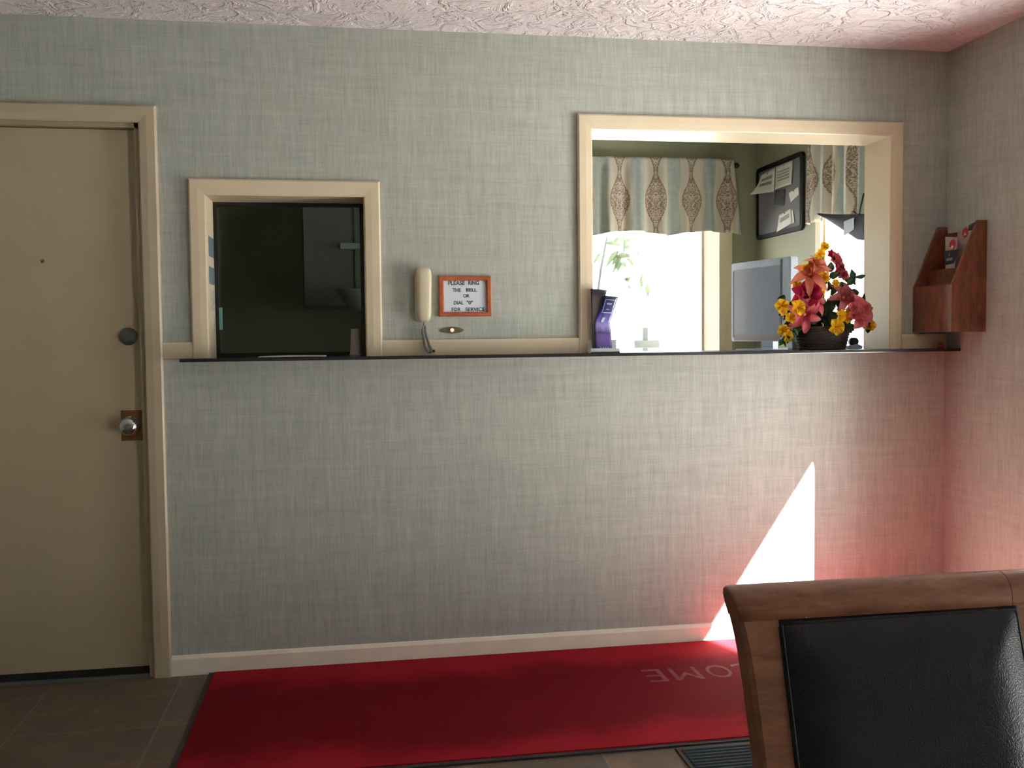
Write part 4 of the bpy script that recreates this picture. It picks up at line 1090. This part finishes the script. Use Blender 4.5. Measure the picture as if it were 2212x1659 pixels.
# front violet one: rows (xleft, xright, z, y offset)
pathA = [(0.9430, 1.0075, 1.193, 0.0), (0.9400, 1.0035, 1.262, 0.006), (0.9410, 1.0000, 1.307, 0.010), (0.9640, 1.0160, 1.360, 0.004), (0.9745, 1.0290, 1.4085, -0.006)]
tb, fnA = brochure(pathA, 0.064, -0.060, 0.006, None, 'violet-blue brochure, nearer one in the acrylic stand', 0)
bm = B(); sheet(bm, lambda u, v: fnA(u, v, -0.004), 8, 24, 0.007); obj('booklet', bm, brochure_mat(), tb)
PALEB = plain('pale blue print', (0.42, 0.46, 0.62), 0.5)
bm = B()
for q in ((0.16, 0.88, 0.905, 0.915), (0.16, 0.88, 0.655, 0.665), (0.16, 0.19, 0.66, 0.91), (0.85, 0.88, 0.66, 0.91)): strip_on(fnA, *q, bm=bm)
obj('printed_border', bm, PALEB, tb)
bm = B()
for k in range(5): strip_on(fnA, 0.34 + 0.075 * k, 0.34 + 0.075 * k + 0.055, 0.843, 0.868, bm=bm)
for k in range(3): strip_on(fnA, 0.40 + 0.085 * k, 0.40 + 0.085 * k + 0.06, 0.705, 0.725, bm=bm)
for k in range(4): strip_on(fnA, 0.24 + 0.15 * k, 0.24 + 0.15 * k + 0.09, 0.055, 0.078, bm=bm)
obj('printed_text', bm, PALEB, tb)
bm = B()
def shield(a, b_):
    w = 0.5 * (1.0 if b_ > 0.45 else (b_ / 0.45) ** 0.6 + 0.05)
    return fnA(0.46 + (a - 0.5) * 0.40 * w * 2 * 0.5, 0.49 + 0.11 * b_, 0.0014)
sheet(bm, shield, 6, 8, 0.0004); obj('shield_emblem', bm, plain('pale aqua print', (0.45, 0.62, 0.70), 0.5), tb)
pathB = [(0.9330, 0.9700, 1.193, 0.0), (0.9300, 0.9700, 1.29, 0.0), (0.9290, 0.9720, 1.36, 0.0), (0.9270, 0.9900, 1.436, 0.0)]
tc, fnB = brochure(pathB, 0.06, -0.046, 0.006, None, 'dark brown brochure, rear one in the acrylic stand', 0)
def brochure_mat2():
    m, nt, b = new_mat('dark brown brochure cover')
    uv = coords(nt, 'UV'); sp = nt.nodes.new('ShaderNodeSeparateXYZ'); L(nt, uv, sp.inputs[0])
    f = noise(nt, scaled(nt, uv, (18, 5, 1)), 1.0, 3)
    base = ramp(nt, sp.outputs[1], [(0.0, rgb(0.10, 0.10, 0.10)), (0.35, rgb(0.11, 0.10, 0.095)), (0.86, rgb(0.115, 0.09, 0.085)), (0.90, rgb(0.028, 0.020, 0.035)), (1.0, rgb(0.05, 0.045, 0.06))])
    c = mix_c(nt, math_n(nt, 'MULTIPLY', f, 0.5), base, rgb(0.04, 0.035, 0.04))
    L(nt, c, b.inputs['Base Color']); b.inputs['Roughness'].default_value = 0.4
    return m
bm = B(); sheet(bm, lambda u, v: fnB(u, v, -0.004), 8, 20, 0.008); obj('booklet', bm, brochure_mat2(), tc)

# ------------------------------------------------------------------ garden seen through the office window
t = thing('garden_bush', (1.80, 2.75, -0.13), 'pale green long-leaved bush outside the office window', 'bush')
bm = B(); trunk = B()
tube(trunk, [(1.55, 2.95, -0.13), (1.62, 2.92, 0.8), (1.72, 2.85, 1.7), (1.80, 2.80, 2.15)], [0.022, 0.018, 0.012, 0.006], 8)
obj('trunk', trunk, POSTP, t, True)
def gp(px, py): return Vector((1.6251 + (px - 1280) * 0.003235, 2.75, 1.8887 - (py - 520) * 0.003130))
def blade(bm, a, b, w):
    a, b = gp(*a), gp(*b); d = b - a; petal_mesh(bm, a, d, Vector((random.uniform(-.3, .3), -1, 0.2)), d.length, w, 0.1, 1.0, 6, 2)
for a, b, w in (((1345, 528), (1308, 524), .030), ((1340, 540), (1311, 578), .034), ((1338, 548), (1325, 572), .03), ((1362, 548), (1330, 556), .036), ((1345, 550), (1326, 590), .03), ((1340, 560), (1338, 586), .04),
                ((1352, 552), (1370, 552), .03), ((1300, 545), (1284, 570), .024), ((1350, 505), (1352, 545), .024), ((1350, 520), (1372, 516), .02), ((1352, 535), (1368, 530), .02), ((1358, 556), (1372, 576), .022), ((1345, 565), (1356, 580), .03), ((1330, 520), (1345, 512), .03),
                ((1352, 600), (1362, 612), .03), ((1366, 596), (1352, 606), .025), ((1392, 590), (1388, 606), .016), ((1402, 612), (1404, 642), .030), ((1388, 600), (1390, 622), .02), ((1360, 615), (1366, 624), .012), ((1384, 540), (1380, 548), .012)):
    blade(bm, a, b, w)
solidify(bm, 0.002)
o = obj('leaves', bm, GARDEN, t, True)
t = thing('garden_post', (2.003, 2.75, -0.13), 'pale grey post with a crossbar outside the office window', 'post')
bm = B(); box(bm, 1.985, 2.021, 2.735, 2.765, -0.13, 1.30); obj('upright', bm, POSTP, t)
bm = B(); box(bm, 1.9197, 2.098, 2.715, 2.745, 1.160, 1.212, bev=0.003); obj('crossbar', bm, POSTP, t)

# ------------------------------------------------------------------ dining chair in the foreground
t = thing('dining_chair', (0.73, -2.70, 0.0), 'brown wooden dining chair with black leather back panel, right foreground', 'chair')
CX = 0.7295
def by(z): return -2.550 - (0.876 - z) * 0.30           # front surface of the backrest
def hw(z):                                              # half width of the backrest
    s = max(0.0, (z - 0.80) / 0.12); return 0.213 + 0.010 * (z - 0.45) / 0.4 + 0.013 * min(1.05, s) ** 2
SEC = [(0.8775, 0.000), (0.892, 0.002), (0.903, 0.0050), (0.911, 0.010), (0.9165, 0.017), (0.9190, 0.026), (0.9185, 0.036), (0.914, 0.044), (0.905, 0.049), (0.890, 0.048), (0.8775, 0.042)]
def stile(sgn):
    bm = B(); rows = []
    for z in [0.0, 0.15, 0.30, 0.42, 0.50, 0.58, 0.66, 0.74, 0.80, 0.83, 0.85, 0.865, 0.8775]:
        if z < 0.46:
            yf = by(0.46) + (0.46 - z) * 0.28; wo = hw(0.46); wi = wo - 0.040; dp = 0.036
        else:
            yf = by(z); wo = hw(z); wi = 0.1750; dp = 0.042
        e = 0.006
        ring = [(wi, yf), (wo - e, yf), (wo, yf + e), (wo, yf + dp - e), (wo - e, yf + dp), (wi, yf + dp)]
        rows.append([bm.verts.new((CX + sgn * a, b, z)) for a, b in ring])
    n = len(rows[0])
    for r0, r1 in zip(rows, rows[1:]):
        for k in range(n): bm.faces.new((r0[k], r0[(k + 1) % n], r1[(k + 1) % n], r1[k]))
    bm.faces.new(rows[0]); bm.faces.new(rows[-1])
    # scrolled top of the stile, same section as the crest rail, rounded at its outer end
    rows = []
    cz_, cd_ = 0.898, 0.025
    xs_ = [(0.1705, 1.0), (0.20, 1.0)] + [(hw(0.93) - 0.010 + 0.010 * math.sin(q), 1 - 0.30 * (1 - math.cos(q))) for q in (0.0, 0.5, 0.9, 1.25, 1.5)]
    for x, k in xs_:
        rows.append([bm.verts.new((CX + sgn * min(x, hw(z) - 0.0005), by(0.8775) + cd_ + (dy - cd_) * k, (cz_ + (z - cz_) * k) if z > 0.88 else z)) for z, dy in SEC])
    for r0, r1 in zip(rows, rows[1:]):
        for i in range(len(SEC)):
            f = bm.faces.new((r0[i], r0[(i + 1) % len(SEC)], r1[(i + 1) % len(SEC)], r1[i])); f.smooth = True
    bm.faces.new([bm.verts.new(v.co) for v in rows[0]]); bm.faces.new(rows[-1])
    return bm
obj('rear_leg', stile(-1), CHAIRWOOD, t); obj('rear_leg', stile(1), CHAIRWOOD, t)
# crest rail: section swept across
bm = B(); rows = []
sec = SEC
for k in range(17):
    s = k / 16; x = CX - 0.1712 + 0.3408 * s; crown = 0.0 * (1 - (2 * s - 1) ** 2); bow = 0.0
    rows.append([bm.verts.new((x, by(0.8775) + dy + bow, z + (crown if z > 0.88 else 0))) for z, dy in sec])
for r0, r1 in zip(rows, rows[1:]):
    for i in range(len(sec)):
        f = bm.faces.new((r0[i], r0[(i + 1) % len(sec)], r1[(i + 1) % len(sec)], r1[i])); f.smooth = True
bm.faces.new([bm.verts.new(v.co) for v in rows[0]]); bm.faces.new([bm.verts.new(v.co) for v in rows[-1]])
obj('crest_rail', bm, CHAIRWOOD, t)
obj('lower_rail', box(B(), CX - 0.1765, CX + 0.1765, by(0.55), by(0.55) + 0.035, 0.535, 0.575, bev=0.004), CHAIRWOOD, t)
# leather panel, pillowed
PZ0, PZ1 = 0.575, 0.8765
def pan(u, v):
    z = PZ0 + (PZ1 - PZ0) * v; x = CX - 0.1775 + 0.355 * u
    e = min(u, 1 - u) * 0.353; e2 = min(v, 1 - v) * (PZ1 - PZ0); k = min(1, min(e, e2) / 0.075)
    puff = 0.019 * (1 - (1 - k) ** 2.2) 
    return (x, by(z) + 0.004 - puff + 0.004 * math.sin(PI * u), z)
bm = B(); sheet(bm, pan, 40, 34, 0.006); obj('leather_panel', bm, LEATHER, t)
bk_ = obj('backrest_core', box(B(), CX - 0.176, CX + 0.176, by(0.575) + 0.016, by(0.575) + 0.03, 0.575, 0.62), LEATHER, t)
def pip(off):
    pts = []
    x0_, x1_ = CX - 0.1745 + off, CX + 0.1745 - off; z0_, z1_ = PZ0 + off, PZ1 - 0.002 - off
    def P(x, z): return (x, by(z) - 0.001 + 0.004 * math.sin(PI * (x - CX + 0.1765) / 0.353), z)
    n = 16
    for k in range(n): pts.append(P(x0_ + (x1_ - x0_) * k / n, z1_))
    for k in range(n): pts.append(P(x1_, z1_ + (z0_ - z1_) * k / n))
    for k in range(n): pts.append(P(x1_ + (x0_ - x1_) * k / n, z0_))
    for k in range(n + 1): pts.append(P(x0_, z0_ + (z1_ - z0_) * k / n))
    return pts
bm = B(); tube(bm, pip(0.0025), 0.0026, 8); tube(bm, pip(0.0095), 0.0026, 8); obj('piping', bm, LEATHER, t, True)
# white chips on the rail edge above the panel
bm = B()
for x, z, r in ((0.5945, 0.8785, 0.0010), (0.6030, 0.8790, 0.0005), (0.6110, 0.8795, 0.0004)):
    m2 = B(); bmesh.ops.create_icosphere(m2, subdivisions=1, radius=r); bmesh.ops.translate(m2, verts=m2.verts[:], vec=(x, by(0.8775) + 0.0005, z))
    tmp = bpy.data.meshes.new('t'); m2.to_mesh(tmp); m2.free(); bm.from_mesh(tmp); bpy.data.meshes.remove(tmp)
obj('paint_chip', bm, CARDL, t)
# seat, apron, front legs
ysb = by(0.46) - 0.0
bm = B()
def seat(u, v):
    x = CX + (u - 0.5) * (0.44 + 0.03 * (1 - v)); y = ysb - 0.43 + 0.43 * v
    e = min(min(u, 1 - u) * 0.44, min(v, 1 - v) * 0.43); k = min(1, e / 0.05)
    return (x, y, 0.455 + 0.03 * (1 - (1 - k) ** 2))
sheet(bm, seat, 24, 24, 0.03); obj('seat', bm, LEATHER, t)
obj('apron', wall_grid(B(), 'x', CX - 0.212, CX + 0.212, (ysb - 0.41, ysb - 0.005), (0.38, 0.44), []), CHAIRWOOD, t)
for sgn in (-1, 1):
    bm = B(); x = CX + sgn * 0.195; y = ysb - 0.395
    rows = [[bm.verts.new((x + a * h, y + b * h, z)) for a, b in ((-1, -1), (1, -1), (1, 1), (-1, 1))] for z, h in ((0.0, 0.013), (0.25, 0.017), (0.44, 0.021))]
    for r0, r1 in zip(rows, rows[1:]):
        for k in range(4): bm.faces.new((r0[k], r0[(k + 1) % 4], r1[(k + 1) % 4], r1[k]))
    bm.faces.new(rows[0]); bm.faces.new(rows[-1]); obj('front_leg', bm, CHAIRWOOD, t)
